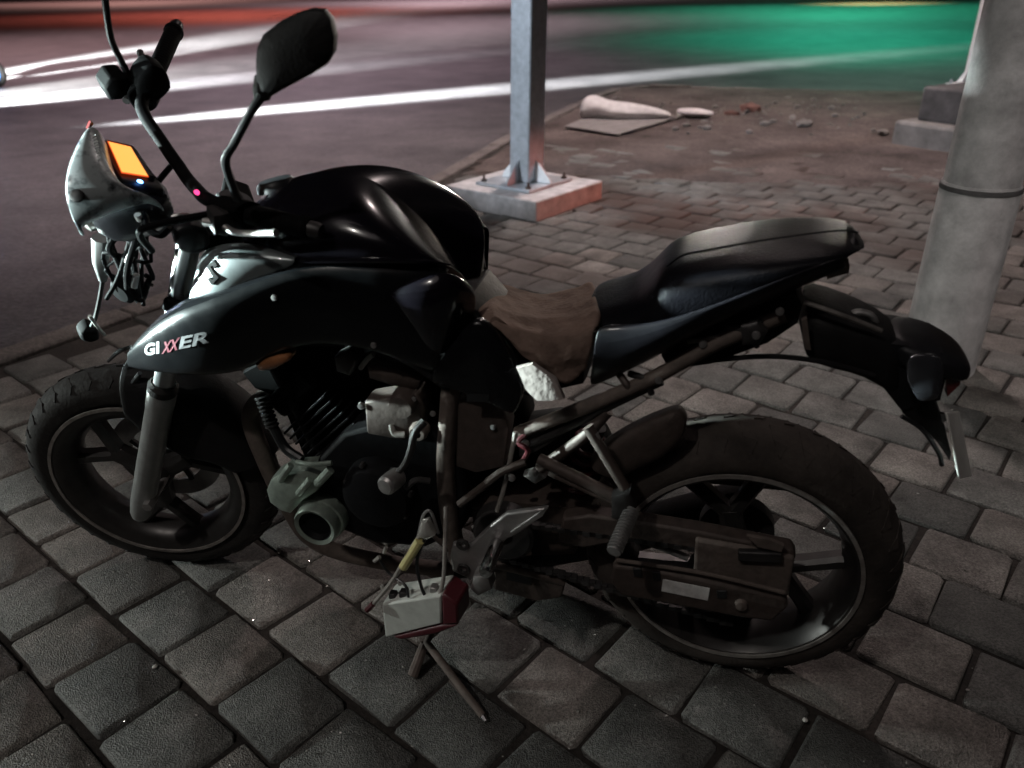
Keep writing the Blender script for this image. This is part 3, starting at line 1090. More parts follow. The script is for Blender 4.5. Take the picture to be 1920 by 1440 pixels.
# ---- black shroud carrying the lettering
tp = [(1.165,0.165,0.7082), (1.098,0.19,0.7649), (1.019,0.205,0.8188), (0.9609,0.21,0.8455), (0.8769,0.203,0.8768), (0.7682,0.178,0.9182), (0.6836,0.164,0.9213), (0.6159,0.16,0.9217), (0.5542,0.15,0.9174), (0.5167,0.132,0.898)]
bt = [(1.173,0.165,0.677), (1.099,0.195,0.6902), (1.027,0.21,0.6977), (0.9546,0.212,0.7049), (0.8916,0.2,0.714), (0.8229,0.18,0.7559), (0.7415,0.168,0.7727), (0.6476,0.162,0.7604), (0.5846,0.155,0.7318), (0.5387,0.145,0.7164)]
bul = [0, .006, .009, .010, .010, .008, .005, .004, .003, .002]
rows = [[Vector(p) + Vector((.004, -.05, .006)) for p in tp], [Vector(p) for p in tp]]
for k in (1, 2, 3):
    rows.append([Vector(a).lerp(Vector(b), k / 4) + Vector((0, u_ * sin(pi * k / 4), 0)) for a, b, u_ in zip(tp, bt, bul)])
rows += [[Vector(p) for p in bt], [Vector(p) + Vector((0, -.05, -.006)) for p in bt]]
sh = MB().grid(rows)
shroud = sh.build('tank_shroud', 'shroudpaint', bike, solid=.004, sub=2)
sh.mirror_only().build('tank_shroud', 'shroudpaint', bike, solid=.004, sub=2)

dg = bpy.context.evaluated_depsgraph_get()


def bvh(o):
    dg.update()
    e = o.evaluated_get(dg)
    me = e.to_mesh()
    t = BVHTree.FromPolygons([v.co.copy() for v in me.vertices], [tuple(p.vertices) for p in me.polygons])
    e.to_mesh_clear()
    return t


def drop(tree, p, proud=.0012):
    h = tree.ray_cast(Vector((p[0], .6, p[2])), Vector((0, -1, 0)))
    return Vector((p[0], (h[0].y if h[0] else p[1]) + proud, p[2]))


def text_mesh(body, bold=.012):
    cu = bpy.data.curves.new('text', 'FONT')
    cu.body = body
    cu.offset = bold
    cu.resolution_u = 3
    o = bpy.data.objects.new('text', cu)
    col.objects.link(o)
    dg.update()
    me = bpy.data.meshes.new_from_object(o.evaluated_get(dg))
    bpy.data.objects.remove(o)
    vs = [v.co.copy() for v in me.vertices]
    fs = [tuple(p.vertices) for p in me.polygons]
    bpy.data.meshes.remove(me)
    return vs, fs


def lettering(name, body, tree, quad, m, parent, shear=.28, bold=.03):
    """flat print laid on the panel; quad = bottom-left, bottom-right, top-left"""
    vs, fs = text_mesh(body, bold)
    x0, x1 = min(v.x for v in vs), max(v.x for v in vs)
    y0, y1 = min(v.y for v in vs), max(v.y for v in vs)
    O, A, Cc = [Vector(p) for p in quad]
    pts = []
    for v in vs:
        uu, vv = (v.x - x0) / (x1 - x0), (v.y - y0) / (y1 - y0)
        p = O + (A - O) * (uu + 0) + (Cc - O) * vv
        pts.append(drop(tree, p))
    return MB().add(pts, fs).build(name, m, parent, smooth=False)


tree = bvh(shroud)
lettering('lettering', 'GI', tree, ((1.09,0.222,0.7308), (1.046,0.222,0.7475), (1.083,0.222,0.7555)), 'decalwhite', shroud)
lettering('lettering', 'XX', tree, ((1.04,0.222,0.747), (0.9983,0.222,0.7632), (1.027,0.222,0.773)), 'decalred', shroud)
lettering('lettering', 'ER', tree, ((0.9947,0.222,0.7646), (0.9296,0.222,0.7838), (0.9831,0.222,0.7899)), 'decalgrey', shroud)
# emblem: an angular S of two slanted strokes
tree2 = bvh(fpo)
O, A, Cc = Vector((0.9422,0.18,0.8766)), Vector((0.9082,0.18,0.8791)), Vector((0.9316,0.18,0.9163))
emb = [(.42, 1.0), (.78, .80), (.60, .69), (.44, .78), (.32, .71), (1.0, .33), (.62, .0), (.24, .21), (.43, .32), (.60, .22), (.70, .29), (.02, .68)]


def quadpt(a, b):
    return drop(tree2, O + (A - O) * a + (Cc - O) * b, .0042)


ev = [quadpt(a, b) for a, b in emb]
bm = bmesh.new()
bv = [bm.verts.new(v) for v in ev]
bm.faces.new(bv)
bmesh.ops.triangulate(bm, faces=bm.faces)
bmesh.ops.subdivide_edges(bm, edges=list(bm.edges), cuts=3, use_grid_fill=True)
for v in bm.verts:
    v.co = drop(tree2, v.co, .0016)
MB().add([v.co.copy() for v in bm.verts], [tuple(v.index for v in f.verts) for f in bm.faces]) if False else None
bm.verts.index_update()
MB().add([v.co.copy() for v in bm.verts], [tuple(v.index for v in f.verts) for f in bm.faces]).build('emblem', 'deep', fpo, smooth=False, solid=.0030)
bm.free()

MB().puffy([(1.008,0.05,0.6191), (0.8887,0.05,0.6867), (0.7702,0.05,0.7137), (0.7045,0.05,0.6952), (0.7264,0.05,0.6316), (0.8272,0.05,0.5751), (0.9248,0.05,0.5656), (0.9877,0.05,0.5861)], (0, -.05, 0)).build('shade_filler', 'deep', bike)  # added black slab painting in the shadowed gap between shroud and engine
for q_ in ((0.8694,0.196,0.723), (0.801,0.196,0.8672), (0.6453,0.166,0.7792)):
    MB().lathe([(0, .004), (.005, .0035), (.006, 0)], drop(tree, q_, 0), (0, 1, 0), 10).build('shroud_bolt', 'alu', shroud)
# amber side marker under the shroud
MB().puffy([(0.8785,0.15,0.7256), (0.8525,0.15,0.7458), (0.8052,0.15,0.7528), (0.8023,0.15,0.7401), (0.8386,0.15,0.7187), (0.873,0.15,0.7106)], (0, .03, 0), dome=.3).build('side_marker', 'amberlens', bike, sub=1)
MB().tube([(0.8716,0.17,0.7238), (0.8508,0.18,0.7488)], .004, 8, 0).build('marker_stem', 'chrome', bike)

# ---- dark body under the tank (air box) and side cover
MB().puffy([(0.9333,0.07,0.8003), (0.6785,0.07,0.8418), (0.5001,0.07,0.8357), (0.4269,0.07,0.7495), (0.3904,0.07,0.6494), (0.5314,0.07,0.6702), (0.7604,0.07,0.7159), (0.945,0.07,0.6973)], (0, -.14, 0)).build('air_box', 'matte', bike)
MB().puffy([(0.5647,0.125,0.7043), (0.5281,0.125,0.7626), (0.4678,0.125,0.8387), (0.4375,0.125,0.8189), (0.4069,0.125,0.7749), (0.3853,0.125,0.7151), (0.4042,0.125,0.6532), (0.4444,0.125,0.6703), (0.502,0.125,0.6919)], (0, .022, 0), dome=.4).build('side_cover', 'dusty', bike, sub=1)

# ---- torn seat
fr = [[(0.5401,-0.1,0.7705), (0.5178,-0.11,0.7939), (0.478,-0.12,0.7803), (0.4267,-0.12,0.7719), (0.3676,-0.12,0.7832), (0.3146,-0.11,0.8079)],
      [(0.5222,-0.03,0.784), (0.4921,-0.03,0.8048), (0.4516,-0.03,0.7952), (0.4033,-0.03,0.7885), (0.3476,-0.03,0.7995), (0.2974,-0.03,0.8223)],
      [(0.4892,0.06,0.8098), (0.4653,0.06,0.822), (0.426,0.065,0.8135), (0.3789,0.065,0.8055), (0.3268,0.065,0.8161), (0.279,0.06,0.8377)],
      [(0.4659,0.11,0.821), (0.4411,0.118,0.8231), (0.4083,0.125,0.8137), (0.362,0.13,0.8069), (0.3122,0.13,0.8136), (0.2672,0.12,0.8321)],
      [(0.4504,0.125,0.8197), (0.4286,0.132,0.8094), (0.3985,0.138,0.7896), (0.358,0.142,0.7759), (0.3137,0.14,0.7755), (0.2769,0.13,0.7937)],
      [(0.4412,0.12,0.8102), (0.4192,0.128,0.7964), (0.3946,0.134,0.7718), (0.3575,0.138,0.7475), (0.3158,0.138,0.7244), (0.2825,0.13,0.7513)]]
rows = []
for r0, r1 in zip(fr, fr[1:]):
    for k in range(4):
        rows.append([Vector(p).lerp(Vector(q), k / 4) for p, q in zip(r0, r1)])
rows.append([Vector(p) for p in fr[-1]])
fine = []
for r_ in rows:
    sp_ = smoothpath(r_, 5)
    fine.append([p + noise.noise_vector(p * 38) * .007 + noise.noise_vector(p * 110) * .0025 for p in sp_])
fm_ = MB().grid(fine)
fmo = fm_.build('seat_foam', 'foam', bike, solid=.016, sub=1)
fmo.modifiers['solid'].offset = -1
MB().puffy([(0.4822,0.08,0.7597), (0.4241,0.08,0.755), (0.2923,0.08,0.758), (0.2952,0.08,0.6943), (0.3389,0.08,0.6783), (0.4063,0.08,0.7033)], (0, -.17, 0)).build('seat_base', 'matte', bike)
lp = [(0.3958,0.152,0.7611), (0.3684,0.152,0.7691), (0.3291,0.152,0.7483), (0.3148,0.152,0.712), (0.3587,0.152,0.7035), (0.3822,0.152,0.7237)]
MB().puffy(lp, (0, .012, 0), dome=.1, jitter=.003).build('seat_liner', 'foampale', bike)
# ---- pillion seat and tail
PS = [((0.3105,-0.085,0.8166), (0.2842,0.05,0.8366), .07), ((0.2736,-0.085,0.8351), (0.2606,0.05,0.7663), .105), ((0.2277,-0.085,0.8467), (0.2099,0.05,0.7559), .118), ((0.1955,-0.085,0.8822), (0.166,0.05,0.7756), .12), ((0.1768,-0.085,0.909), (0.1468,0.05,0.7925), .12),
      ((0.1525,-0.085,0.9259), (0.1122,0.05,0.8164), .122), ((0.0521,-0.085,0.9502), (0.034,0.05,0.8705), .122), ((-0.0314,-0.085,0.9619), (-0.0325,0.05,0.9107), .112), ((-0.0888,-0.085,0.9648), (-0.0747,0.05,0.9371), .092), ((-0.1159,-0.085,0.9591), (-0.0942,0.05,0.9554), .062), ((-0.1279,-0.085,0.9417), (-0.1028,0.05,0.9742), .02)]
pil = MB().cols(PS, seg=28, p=.62).build('pillion_seat', 'seatvinyl', bike, sub=1)
pp = [(0.1665,0.108,0.9332), (0.1424,0.108,0.9537), (0.1059,0.108,0.9644), (0.0392,0.106,0.9811), (-0.033,0.098,0.9938), (-0.0775,0.08,0.9948), (-0.1037,0.045,0.9807)]
MB().tube(pp, .0016, 8).build('piping', 'seatvinyl', pil)
# seat slope step pad in front of the hump
rows = [[(0.2704,0.122,0.8385), (0.1998,0.13,0.8394), (0.1202,0.132,0.8713), (0.0387,0.13,0.9122), (-0.0317,0.12,0.9452), (-0.0794,0.09,0.9564)],
        [(0.2701,0.152,0.8173), (0.1917,0.138,0.8292), (0.1107,0.139,0.8772), (0.0333,0.135,0.9173), (-0.0347,0.122,0.9487), (-0.0824,0.092,0.959)],
        [(0.285,0.118,0.7175), (0.1772,0.152,0.8039), (0.0951,0.13,0.8564), (0.0205,0.125,0.8994), (-0.0425,0.112,0.9344), (-0.0912,0.085,0.9453)],
        [(0.2859,0.09,0.6905), (0.1773,0.1,0.7684), (0.0913,0.1,0.8349), (0.0148,0.098,0.8808), (-0.0491,0.09,0.919), (-0.096,0.07,0.9337)]]
tl = MB().grid(rows)
tl.build('tail_cowl', 'navy', bike, solid=.004, sub=2)
tlr = tl.mirror_only()
tlr.v = [(x, y * .82, z - .035) for x, y, z in tlr.v]
tlr.build('tail_cowl', 'navy', bike, solid=.004, sub=2)
MB().puffy([(-0.0749,0.05,0.9164), (-0.1015,0.05,0.9304), (-0.102,0.05,0.9184), (-0.072,0.05,0.9057)], (0, -.1, 0)).build('tail_tip', 'brown2', bike)

# ---- subframe, inner fender and rear fender
MB().puffy([(0.1706,0.075,0.7598), (0.0786,0.075,0.8296), (0.0103,0.075,0.8726), (-0.0298,0.075,0.8946), (-0.0429,0.075,0.8734), (-0.0412,0.075,0.8424), (0.0014,0.075,0.8007), (0.0882,0.075,0.7524), (0.1567,0.075,0.7347)], (0, -.15, 0)).build('inner_fender', 'matte', bike)
MB().tube([(0.4119,0.11,0.5948), (0.3223,0.115,0.6487), (0.2531,0.115,0.69), (0.1712,0.11,0.7404), (0.0835,0.1,0.8044), (-0.0155,0.08,0.8553)], .0125, 12).build('subframe_rail', 'brown2', bike)
MB().tube([(0.4732,-0.11,0.4407), (0.3686,-0.115,0.4978), (0.2855,-0.115,0.5474), (0.1863,-0.11,0.6143), (0.0819,-0.1,0.7019), (-0.0303,-0.08,0.7816)], .0125, 12).build('subframe_rail', 'brown2', bike)
MB().tube([(0.3989,0.105,0.5662), (0.3042,0.11,0.6345), (0.2222,0.11,0.694), (0.1625,0.105,0.7324)], .010, 12).build('subframe_rail', 'darkmetal', bike)
MB().tube([(0.3714,0.11,0.522), (0.3223,0.115,0.5725), (0.2841,0.115,0.6136), (0.2486,0.11,0.6639)], .011, 12).build('subframe_brace', 'brown', bike)
for k, (a, b, c, r, m_) in enumerate((((0.1255,0.09,0.8), (0.0845,0.1,0.8148), (0.0367,0.1,0.8251), .005, 'wire'), ((0.107,0.09,0.7804), (0.0596,0.1,0.8116), (0.0158,0.095,0.8504), .004, 'blackwire'), ((0.0702,0.095,0.8344), (0.0374,0.1,0.8306), (0.0181,0.095,0.8036), .005, 'darkmetal'), ((0.2162,0.1,0.7358), (0.1879,0.115,0.7352), (0.1764,0.11,0.7069), .006, 'darkmetal'), ((0.234,0.1,0.7338), (0.2169,0.118,0.7234), (0.2044,0.11,0.6993), .007, 'brown'))):
    MB().tube([a, b, c], r, 8).build('loose_wire' if m_ in ('wire', 'blackwire') else 'bracket', m_, bike)
MB().puffy([(0.0487,0.085,0.8446), (0.0241,0.085,0.8541), (0.0063,0.085,0.8391), (0.0155,0.085,0.8158), (0.0418,0.085,0.8114)], (0, .025, 0), dome=.2).build('relay', 'darkmetal', bike)
for q_ in ((0.0234,0.115,0.8338), (-0.0067,0.1,0.8701), (0.1016,0.11,0.8087), (0.1659,0.12,0.7406)):
    MB().lathe([(0, .006), (.006, .005), (.007, 0)], q_, (0, 1, 0), 8).build('bolt', 'alu', bike)
RF = [((-0.0396,0.04,0.8646), (-0.0498,0.04,0.7642), .085), ((-0.0888,0.04,0.8541), (-0.105,0.04,0.7542), .082), ((-0.1386,0.04,0.8381), (-0.1555,0.04,0.7438), .076), ((-0.1722,0.04,0.8245), (-0.1966,0.04,0.7134), .066), ((-0.2064,0.04,0.8072), (-0.236,0.04,0.6928), .05)]
MB().cols(RF, seg=20, p=.5).build('rear_fender', 'matte', bike, sub=1)
MB().tube([(0.089,0.08,0.7631), (-0.0007,0.085,0.7831), (-0.0812,0.085,0.782), (-0.1643,0.075,0.7606)], .0045, 8).build('fender_lip', 'matte', bike)
MB().tube([(-0.0418,0.08,0.8791), (-0.083,0.085,0.8689), (-0.124,0.08,0.8532), (-0.16,0.07,0.8363)], .004, 8).build('fender_edge', 'rimline', bike)
MB().puffy([(-0.04,0.09,0.8567), (-0.0468,0.09,0.8627), (-0.0581,0.09,0.8181), (-0.0613,0.09,0.8072), (-0.0517,0.09,0.8081)], (0, .01, 0)).build('fender_bracket', 'brown2', bike)
MB().tube([(-0.1135,0.02,0.8301), (-0.1292,0.02,0.8409), (-0.1485,0.02,0.8388), (-0.1583,0.02,0.8285), (-0.1588,0.02,0.8172)], .006, 10).build('helmet_loop', 'alu', bike)
TLh = [((-0.1735,0,0.8107), (-0.19,0,0.7576), .05), ((-0.2034,0,0.8126), (-0.2138,0,0.7601), .07), ((-0.2436,0,0.8078), (-0.2507,0,0.76), .074), ((-0.2832,0,0.7906), (-0.2885,0,0.7463), .066), ((-0.3033,0,0.7772), (-0.3062,0,0.7443), .05), ((-0.3124,0,0.7646), (-0.3114,0,0.7488), .03)]
tlo = MB().cols(TLh, seg=20, p=.6).build('tail_lamp', 'satin', bike, sub=1)
MB().puffy([(-0.1575,0.055,0.8101), (-0.2038,0.055,0.809), (-0.2587,0.055,0.7997), (-0.2724,0.055,0.7653), (-0.2729,0.055,0.7146), (-0.2431,0.055,0.7009), (-0.2204,0.055,0.6878), (-0.1797,0.055,0.7333)], (0, -.11, 0)).build('lamp_housing', 'satin', tlo)
MB().puffy([(-0.2002,0.08,0.8087), (-0.2456,0.08,0.8116), (-0.2569,0.08,0.787), (-0.2609,0.08,0.7351), (-0.2322,0.08,0.7267), (-0.208,0.08,0.7626)], (0, .008, 0), dome=.5).build('lamp_lens', 'lens', bike, sub=1)
MB().puffy([(-0.2694,0.05,0.7622), (-0.2928,0.05,0.7724), (-0.2949,0.05,0.7439), (-0.282,0.05,0.7197)], (0, -.1, 0)).build('rear_reflector', 'redlens', bike)
MB().puffy([(-0.196,0.05,0.7263), (-0.2241,0.05,0.7126), (-0.2654,0.05,0.7107), (-0.2873,0.05,0.6749), (-0.3125,0.05,0.6154), (-0.314,0.05,0.5983), (-0.287,0.05,0.633), (-0.2587,0.05,0.6607), (-0.2238,0.05,0.682)], (0, -.09, 0)).build('plate_holder', 'matte', bike)
np_ = [(-0.2782,0.085,0.711), (-0.3218,0,0.6665), (-0.3709,0,0.5406), (-0.3243,0.085,0.5897)]
MB().prism(np_, (.004, 0, .001)).build('number_plate', 'plate', bike, bevel=.001)
MB().puffy([(-0.2711,0.07,0.7037), (-0.2771,0.07,0.7045), (-0.2822,0.07,0.6951), (-0.2784,0.07,0.6845)], (0, .006, 0)).build('plate_bolt', 'chrome', bike)
MB().tube([(-0.2207,0.06,0.6828), (-0.257,0.06,0.6607), (-0.2915,0.055,0.6157), (-0.3029,0.05,0.59)], .004, 8).build('lamp_wire', 'blackwire', bike)

# ---- hugger, shock, swing arm, chain guard
MB().puffy([(0.2817,0.055,0.5453), (0.2309,0.055,0.5975), (0.1756,0.055,0.639), (0.131,0.055,0.6645), (0.114,0.055,0.6447), (0.1185,0.055,0.6071), (0.1491,0.055,0.5599), (0.2033,0.055,0.5205), (0.2423,0.055,0.4947), (0.2811,0.055,0.5086)], (0, .03, 0), dome=.35).build('rear_hugger', 'brown', bike, sub=1)
MB().tube([(0.2399,0.075,0.5146), (0.1918,0.08,0.5473), (0.1465,0.08,0.5844), (0.1184,0.078,0.6277)], .004, 8).build('hugger_lip', 'brown2', bike)
up = MB().prism([(0.3283,0.085,0.4163), (0.2767,0.085,0.4345), (0.1958,0.085,0.4357), (0.0781,0.085,0.4326), (-0.0866,0.085,0.4204), (-0.0961,0.085,0.4045), (-0.0903,0.085,0.3931), (0.0742,0.085,0.3869), (0.1938,0.085,0.3906), (0.2858,0.085,0.3517), (0.3368,0.085,0.3557)], (0, .035, 0))
swing = up.build('swing_arm', 'brown', bike, bevel=.005)
up.mirror_only().build('swing_arm', 'brown', bike, bevel=.005)
MB().prism([(0.0809,0.088,0.4219), (-0.0089,0.088,0.4183), (-0.0914,0.088,0.4113), (-0.0946,0.088,0.3204), (-0.0682,0.088,0.2734), (-0.0076,0.088,0.2905), (0.0764,0.088,0.3195)], (0, .04, 0)).build('axle_plate', 'brown2', swing, bevel=.006)
MB().lathe([(0, .028), (.012, .028), (.014, .024), (.014, .012), (.022, .012), (.022, 0)], Vector((0, .128, .303)), (0, 1, 0), 6).build('axle_nut', 'darkmetal', swing)
MB().box(yo((-0.0331,0.13,0.4092), .132), (.075, .014, .022), Matrix.Rotation(radians(8), 3, 'Y')).build('chain_adjuster', 'darkmetal', swing, bevel=.003)
MB().puffy([(-0.0053,0.13,0.4535), (-0.0413,0.13,0.453), (-0.0692,0.13,0.4437), (-0.0668,0.13,0.4285), (-0.0258,0.13,0.4328)], (0, .008, 0)).build('adjuster_cap', 'brown2', swing)
MB().tube([(0.1936,0.1,0.3822), (0.1406,0.1,0.366), (0.0899,0.1,0.3494)], .007, 10).build('torque_rod', 'alu', bike)
cg = MB().prism([(0.2237,0.138,0.3567), (0.176,0.138,0.3611), (0.0591,0.138,0.3563), (-0.0847,0.138,0.3401), (-0.0925,0.138,0.3233), (-0.0703,0.138,0.2802), (-0.0098,0.138,0.277), (0.1278,0.138,0.2816), (0.207,0.138,0.2835), (0.2285,0.138,0.315)], (0, .022, 0))
cgo = cg.build('chain_guard', 'brown', bike, bevel=.006)
MB().tube([(0.218,0.16,0.3726), (0.0594,0.16,0.373), (-0.08,0.16,0.3567)], .004, 8).build('guard_lip', 'brown2', cgo)
tx = [(0.1305,0.1625,0.3457), (0.0462,0.1625,0.3416), (0.0472,0.1625,0.3106), (0.1316,0.1625,0.3159)]
sto = MB().add(tx, [(0, 1, 2, 3)]).build('sticker', 'sticker', cgo, smooth=False, solid=.001)
for cxp in (0, 1, 2):
    for a_, b_ in (((0.185,0.161,0.3618), (0.1684,0.161,0.3414)), ((0.1499,0.161,0.36), (0.1352,0.161,0.3406)), ((0.0329,0.161,0.3391), (0.0152,0.161,0.3218)))[cxp:cxp + 1]:
        a_, b_ = Vector(a_), Vector(b_)
        MB().box((a_ + b_) / 2, (abs(a_.x - b_.x), .004, abs(a_.z - b_.z)), Matrix.Rotation(radians(9), 3, 'Y')).build('guard_slot', 'blackwire', cgo, bevel=.001)
MB().lathe([(0, .01), (.010, .008), (.012, 0)], (-0.0119,0.16,0.3136), (0, 1, 0), 16).build('guard_bolt', 'brown2', cgo)
# chain: upper and lower run as links
pa = Vector((0.4514,0.115,0.3403))
for o_ in (.088, -.088):
    ch = MB()
    for k in range(38):
        t = k / 37
        c = Vector((pa.x, .115, pa.z + o_ * .55)).lerp(Vector((0, .115, .303 + o_)), t)
        ch.box(c, (.0135, .010 if k % 2 else .015, .010), Matrix.Rotation(radians(4), 3, 'Y'))
    ch.build('chain_run', 'darkmetal', bike, smooth=False)
# shock absorber between frame and arm
sh1, sh0 = Vector((0.283,0,0.5547)), Vector((0.3454,0,0.3337))
MB().tube([sh0, sh1], .018, 14, 0).build('shock_body', 'darkmetal', bike)
cps = []
for k in range(61):
    t = k / 60
    a = t * 2 * pi * 7
    d = (sh1 - sh0).normalized()
    e_ = d.orthogonal().normalized()
    cps.append(sh0.lerp(sh1, .12 + .76 * t) + (e_ * cos(a) + d.cross(e_) * sin(a)) * .031)
MB().tube(cps, .0055, 8, 0).build('shock_spring', 'red', bike)

# ---- pillion peg hanger
for a, b, r in (((0.2766,0.15,0.6531), (0.2003,0.175,0.5426), .010), ((0.3633,0.15,0.5734), (0.2051,0.175,0.5243), .011), ((0.3442,0.15,0.5471), (0.2112,0.175,0.5139), .007)):
    MB().tube([a, Vector(a).lerp(Vector(b), .5), b], r, 12).build('peg_hanger', 'brown', bike)
MB().puffy([(0.2275,0.165,0.542), (0.1959,0.165,0.5587), (0.1843,0.165,0.5259), (0.1978,0.165,0.4939), (0.226,0.165,0.4949)], (0, .025, 0), dome=.2).build('peg_clamp', 'darkmetal', bike)
p0, p1 = Vector((0.1918,0.19,0.5176)), Vector((0.2087,0.27,0.4959))
pg = MB()
d = (p1 - p0).normalized()
for k in range(13):
    t = k / 13
    c = p0.lerp(p1, t)
    pg.lathe([(.0085, 0), (.0140, .001), (.0140, .0035), (.0085, .0045), (.0085, (p1 - p0).length / 13)], c, d, 16)
pg.lathe([(0, .004), (.012, .003), (.0125, 0)], p1, d, 16)
pgo = pg.build('pillion_peg', 'alu', bike, angle=30)
MB().tube([(0.261,0.155,0.6455), (0.2506,0.16,0.6197), (0.2384,0.165,0.6006)], .004, 8).build('hanger_edge', 'alu', bike)

# ---- rider peg hanger: grey casting with heel guard
hg = MB().prism([(0.523,0.185,0.3845), (0.4887,0.185,0.3885), (0.4505,0.185,0.4373), (0.4143,0.185,0.4778), (0.335,0.185,0.505), (0.3549,0.185,0.4748), (0.3895,0.185,0.4384), (0.4167,0.185,0.4154), (0.4409,0.185,0.3793), (0.4508,0.185,0.3477), (0.4606,0.185,0.3016), (0.4836,0.185,0.2966), (0.5282,0.185,0.3152), (0.5298,0.185,0.3508)], (0, .014, 0))
hgo = hg.build('peg_bracket', 'alu', bike, bevel=.004)
MB().prism([(0.4056,0.2,0.4418), (0.3336,0.2,0.5148), (0.3454,0.2,0.4887), (0.4018,0.2,0.4362)], (0, .004, 0)).build('heel_guard_edge', 'alu', hgo, bevel=.001)
for q_ in ((0.501,0.199,0.3904), (0.5032,0.199,0.3279)):
    MB().lathe([(.006, .0), (.006, .004), (.012, .005), (.013, .003), (.013, 0)], q_, (0, 1, 0), 16).build('bracket_bolt', 'darkmetal', hgo)
pegp = MB()
pegp.lathe([(0, .0), (.012, 0), (.013, .006), (.013, .075), (.010, .082), (0, .083)], yo((0.4328,0.285,0.4076), .2), (0, 1, 0), 14)
pegp.build('rider_peg', 'chrome', bike)
MB().puffy([(0.4742,0.2,0.3431), (0.4463,0.2,0.3516), (0.4395,0.2,0.3176), (0.4673,0.2,0.2948), (0.4826,0.2,0.3083)], (0, .03, 0), dome=.2).build('peg_joint', 'alu', bike)

# ---- gear change
MB().tube([(0.5645,0.17,0.6383), (0.5787,0.185,0.6213), (0.5863,0.195,0.5891), (0.5999,0.2,0.559), (0.6214,0.205,0.5341)], [.008, .007, .007, .006, .006], 10).build('gear_lever', 'darkmetal', bike)
MB().lathe([(0, .024), (.014, .023), (.018, .018), (.019, 0), (.018, -.018), (.014, -.023), (0, -.024)], (0.6208,0.215,0.5308), (.25, 1, .1), 24).build('gear_lever_rubber', 'alu', bike)
MB().tube([(0.6036,0.2,0.5065), (0.5851,0.19,0.5203), (0.5624,0.18,0.514)], .006, 8).build('heel_lever', 'darkmetal', bike)
MB().tube([(0.5078,0.18,0.4698), (0.4592,0.185,0.5225), (0.4228,0.185,0.5604), (0.3825,0.17,0.5778)], .0075, 10).build('shift_rod', 'brown', bike)
MB().tube([(0.4007,0.16,0.6317), (0.4119,0.17,0.5686), (0.4236,0.175,0.5111), (0.4379,0.175,0.4618)], .0045, 8).build('breather_pipe', 'wire', bike)

# ---- frame
MB().tube([(0.5288,0.115,0.6961), (0.54,0.12,0.6095), (0.5521,0.12,0.5112), (0.5549,0.12,0.3938), (0.5519,0.1,0.2495)], [.017, .017, .018, .019, .019], 14).build('frame_downpost', 'brown2', bike)
MB().tube([(0.6169,-0.115,0.5548), (0.6347,-0.12,0.4431), (0.6493,-0.12,0.3239), (0.6528,-0.12,0.1816), (0.6315,-0.1,0.0508)], .018, 14).build('frame_downpost', 'brown2', bike)
MB().tube([(1.014,0,0.7857), (0.9422,0.04,0.682), (0.8835,0.06,0.564), (0.847,0.07,0.4708)], .018, 14).build('front_downtube', 'satin', bike)
MB().tube([(0.9574,0.07,0.8417), (0.7758,0.1,0.7951), (0.6108,0.115,0.7436), (0.5254,0.115,0.6877)], .019, 14).build('main_spar', 'satin', bike)
MB().tube([(1.06,-0.07,0.7761), (0.8942,-0.1,0.6909), (0.7155,-0.115,0.6118), (0.6128,-0.115,0.5447)], .019, 14).build('main_spar', 'satin', bike)
MB().tube([(0.6106,0.11,0.3409), (0.5353,0.11,0.2737), (0.4447,0.11,0.2661), (0.3253,0.1,0.241)], .012, 12).build('lower_rail', 'brown', bike)
MB().prism([(0.4734,0.09,0.2565), (0.3251,0.09,0.2345), (0.3318,0.09,0.1971), (0.3842,0.09,0.1731), (0.4766,0.09,0.1864)], (0, .016, 0)).build('stand_plate', 'brown', bike, bevel=.004)
MB().prism([(0.4464,0.1065,0.2478), (0.3947,0.1065,0.2441), (0.3953,0.1065,0.2202), (0.4473,0.1065,0.2238)], (0, .002, 0)).build('plate_slot', 'blackwire', bike)

# ---- engine
MB().puffy([(0.9562,-0.02,0.662), (0.7369,-0.02,0.6955), (0.454,-0.02,0.6538), (0.431,-0.02,0.5216), (0.4666,-0.02,0.2959), (0.809,-0.02,0.1545), (0.9228,-0.02,0.2147), (0.9826,-0.02,0.5025)], (0, -.10, 0)).build('engine_block', 'crank', bike)
MB().puffy([(0.8551,0.12,0.4514), (0.7623,0.12,0.5528), (0.6684,0.12,0.5924), (0.5832,0.12,0.592), (0.5223,0.12,0.5404), (0.5099,0.12,0.4414), (0.5296,0.12,0.3436), (0.6122,0.12,0.2848), (0.7327,0.12,0.2728), (0.8264,0.12,0.302)], (0, -.25, 0)).build('crankcase', 'crank', bike, bevel=.008)
eng = MB().lathe([(0, .036), (.05, .034), (.066, .028), (.072, .016), (.075, 0), (.075, -.03)], (0.6912,0.135,0.433), (0, 1, 0), 44).build('engine_cover', 'crank', bike)
for k in range(7):
    a = 2 * pi * k / 7 + .3
    MB().lathe([(0, .012), (.005, .011), (.006, 0)], Vector((0.6832,0.15,0.4459)) + Vector((cos(a) * .069, 0, sin(a) * .069)), (0, 1, 0), 6).build('cover_bolt', 'darkmetal', eng)
cc = Vector((0.8318,0.115,0.3433))
st = MB().lathe([(.036, .052), (.044, .056), (.047, .050), (.048, .030), (.0515, .028), (.053, .020), (.053, -.03)], cc, (0, 1, 0), 44).build('stator_cover', 'greenalu', bike)
MB().lathe([(0, .040), (.028, .040), (.034, .046), (.037, .050)], cc, (0, 1, 0), 40).build('cover_disc', 'crank', st)
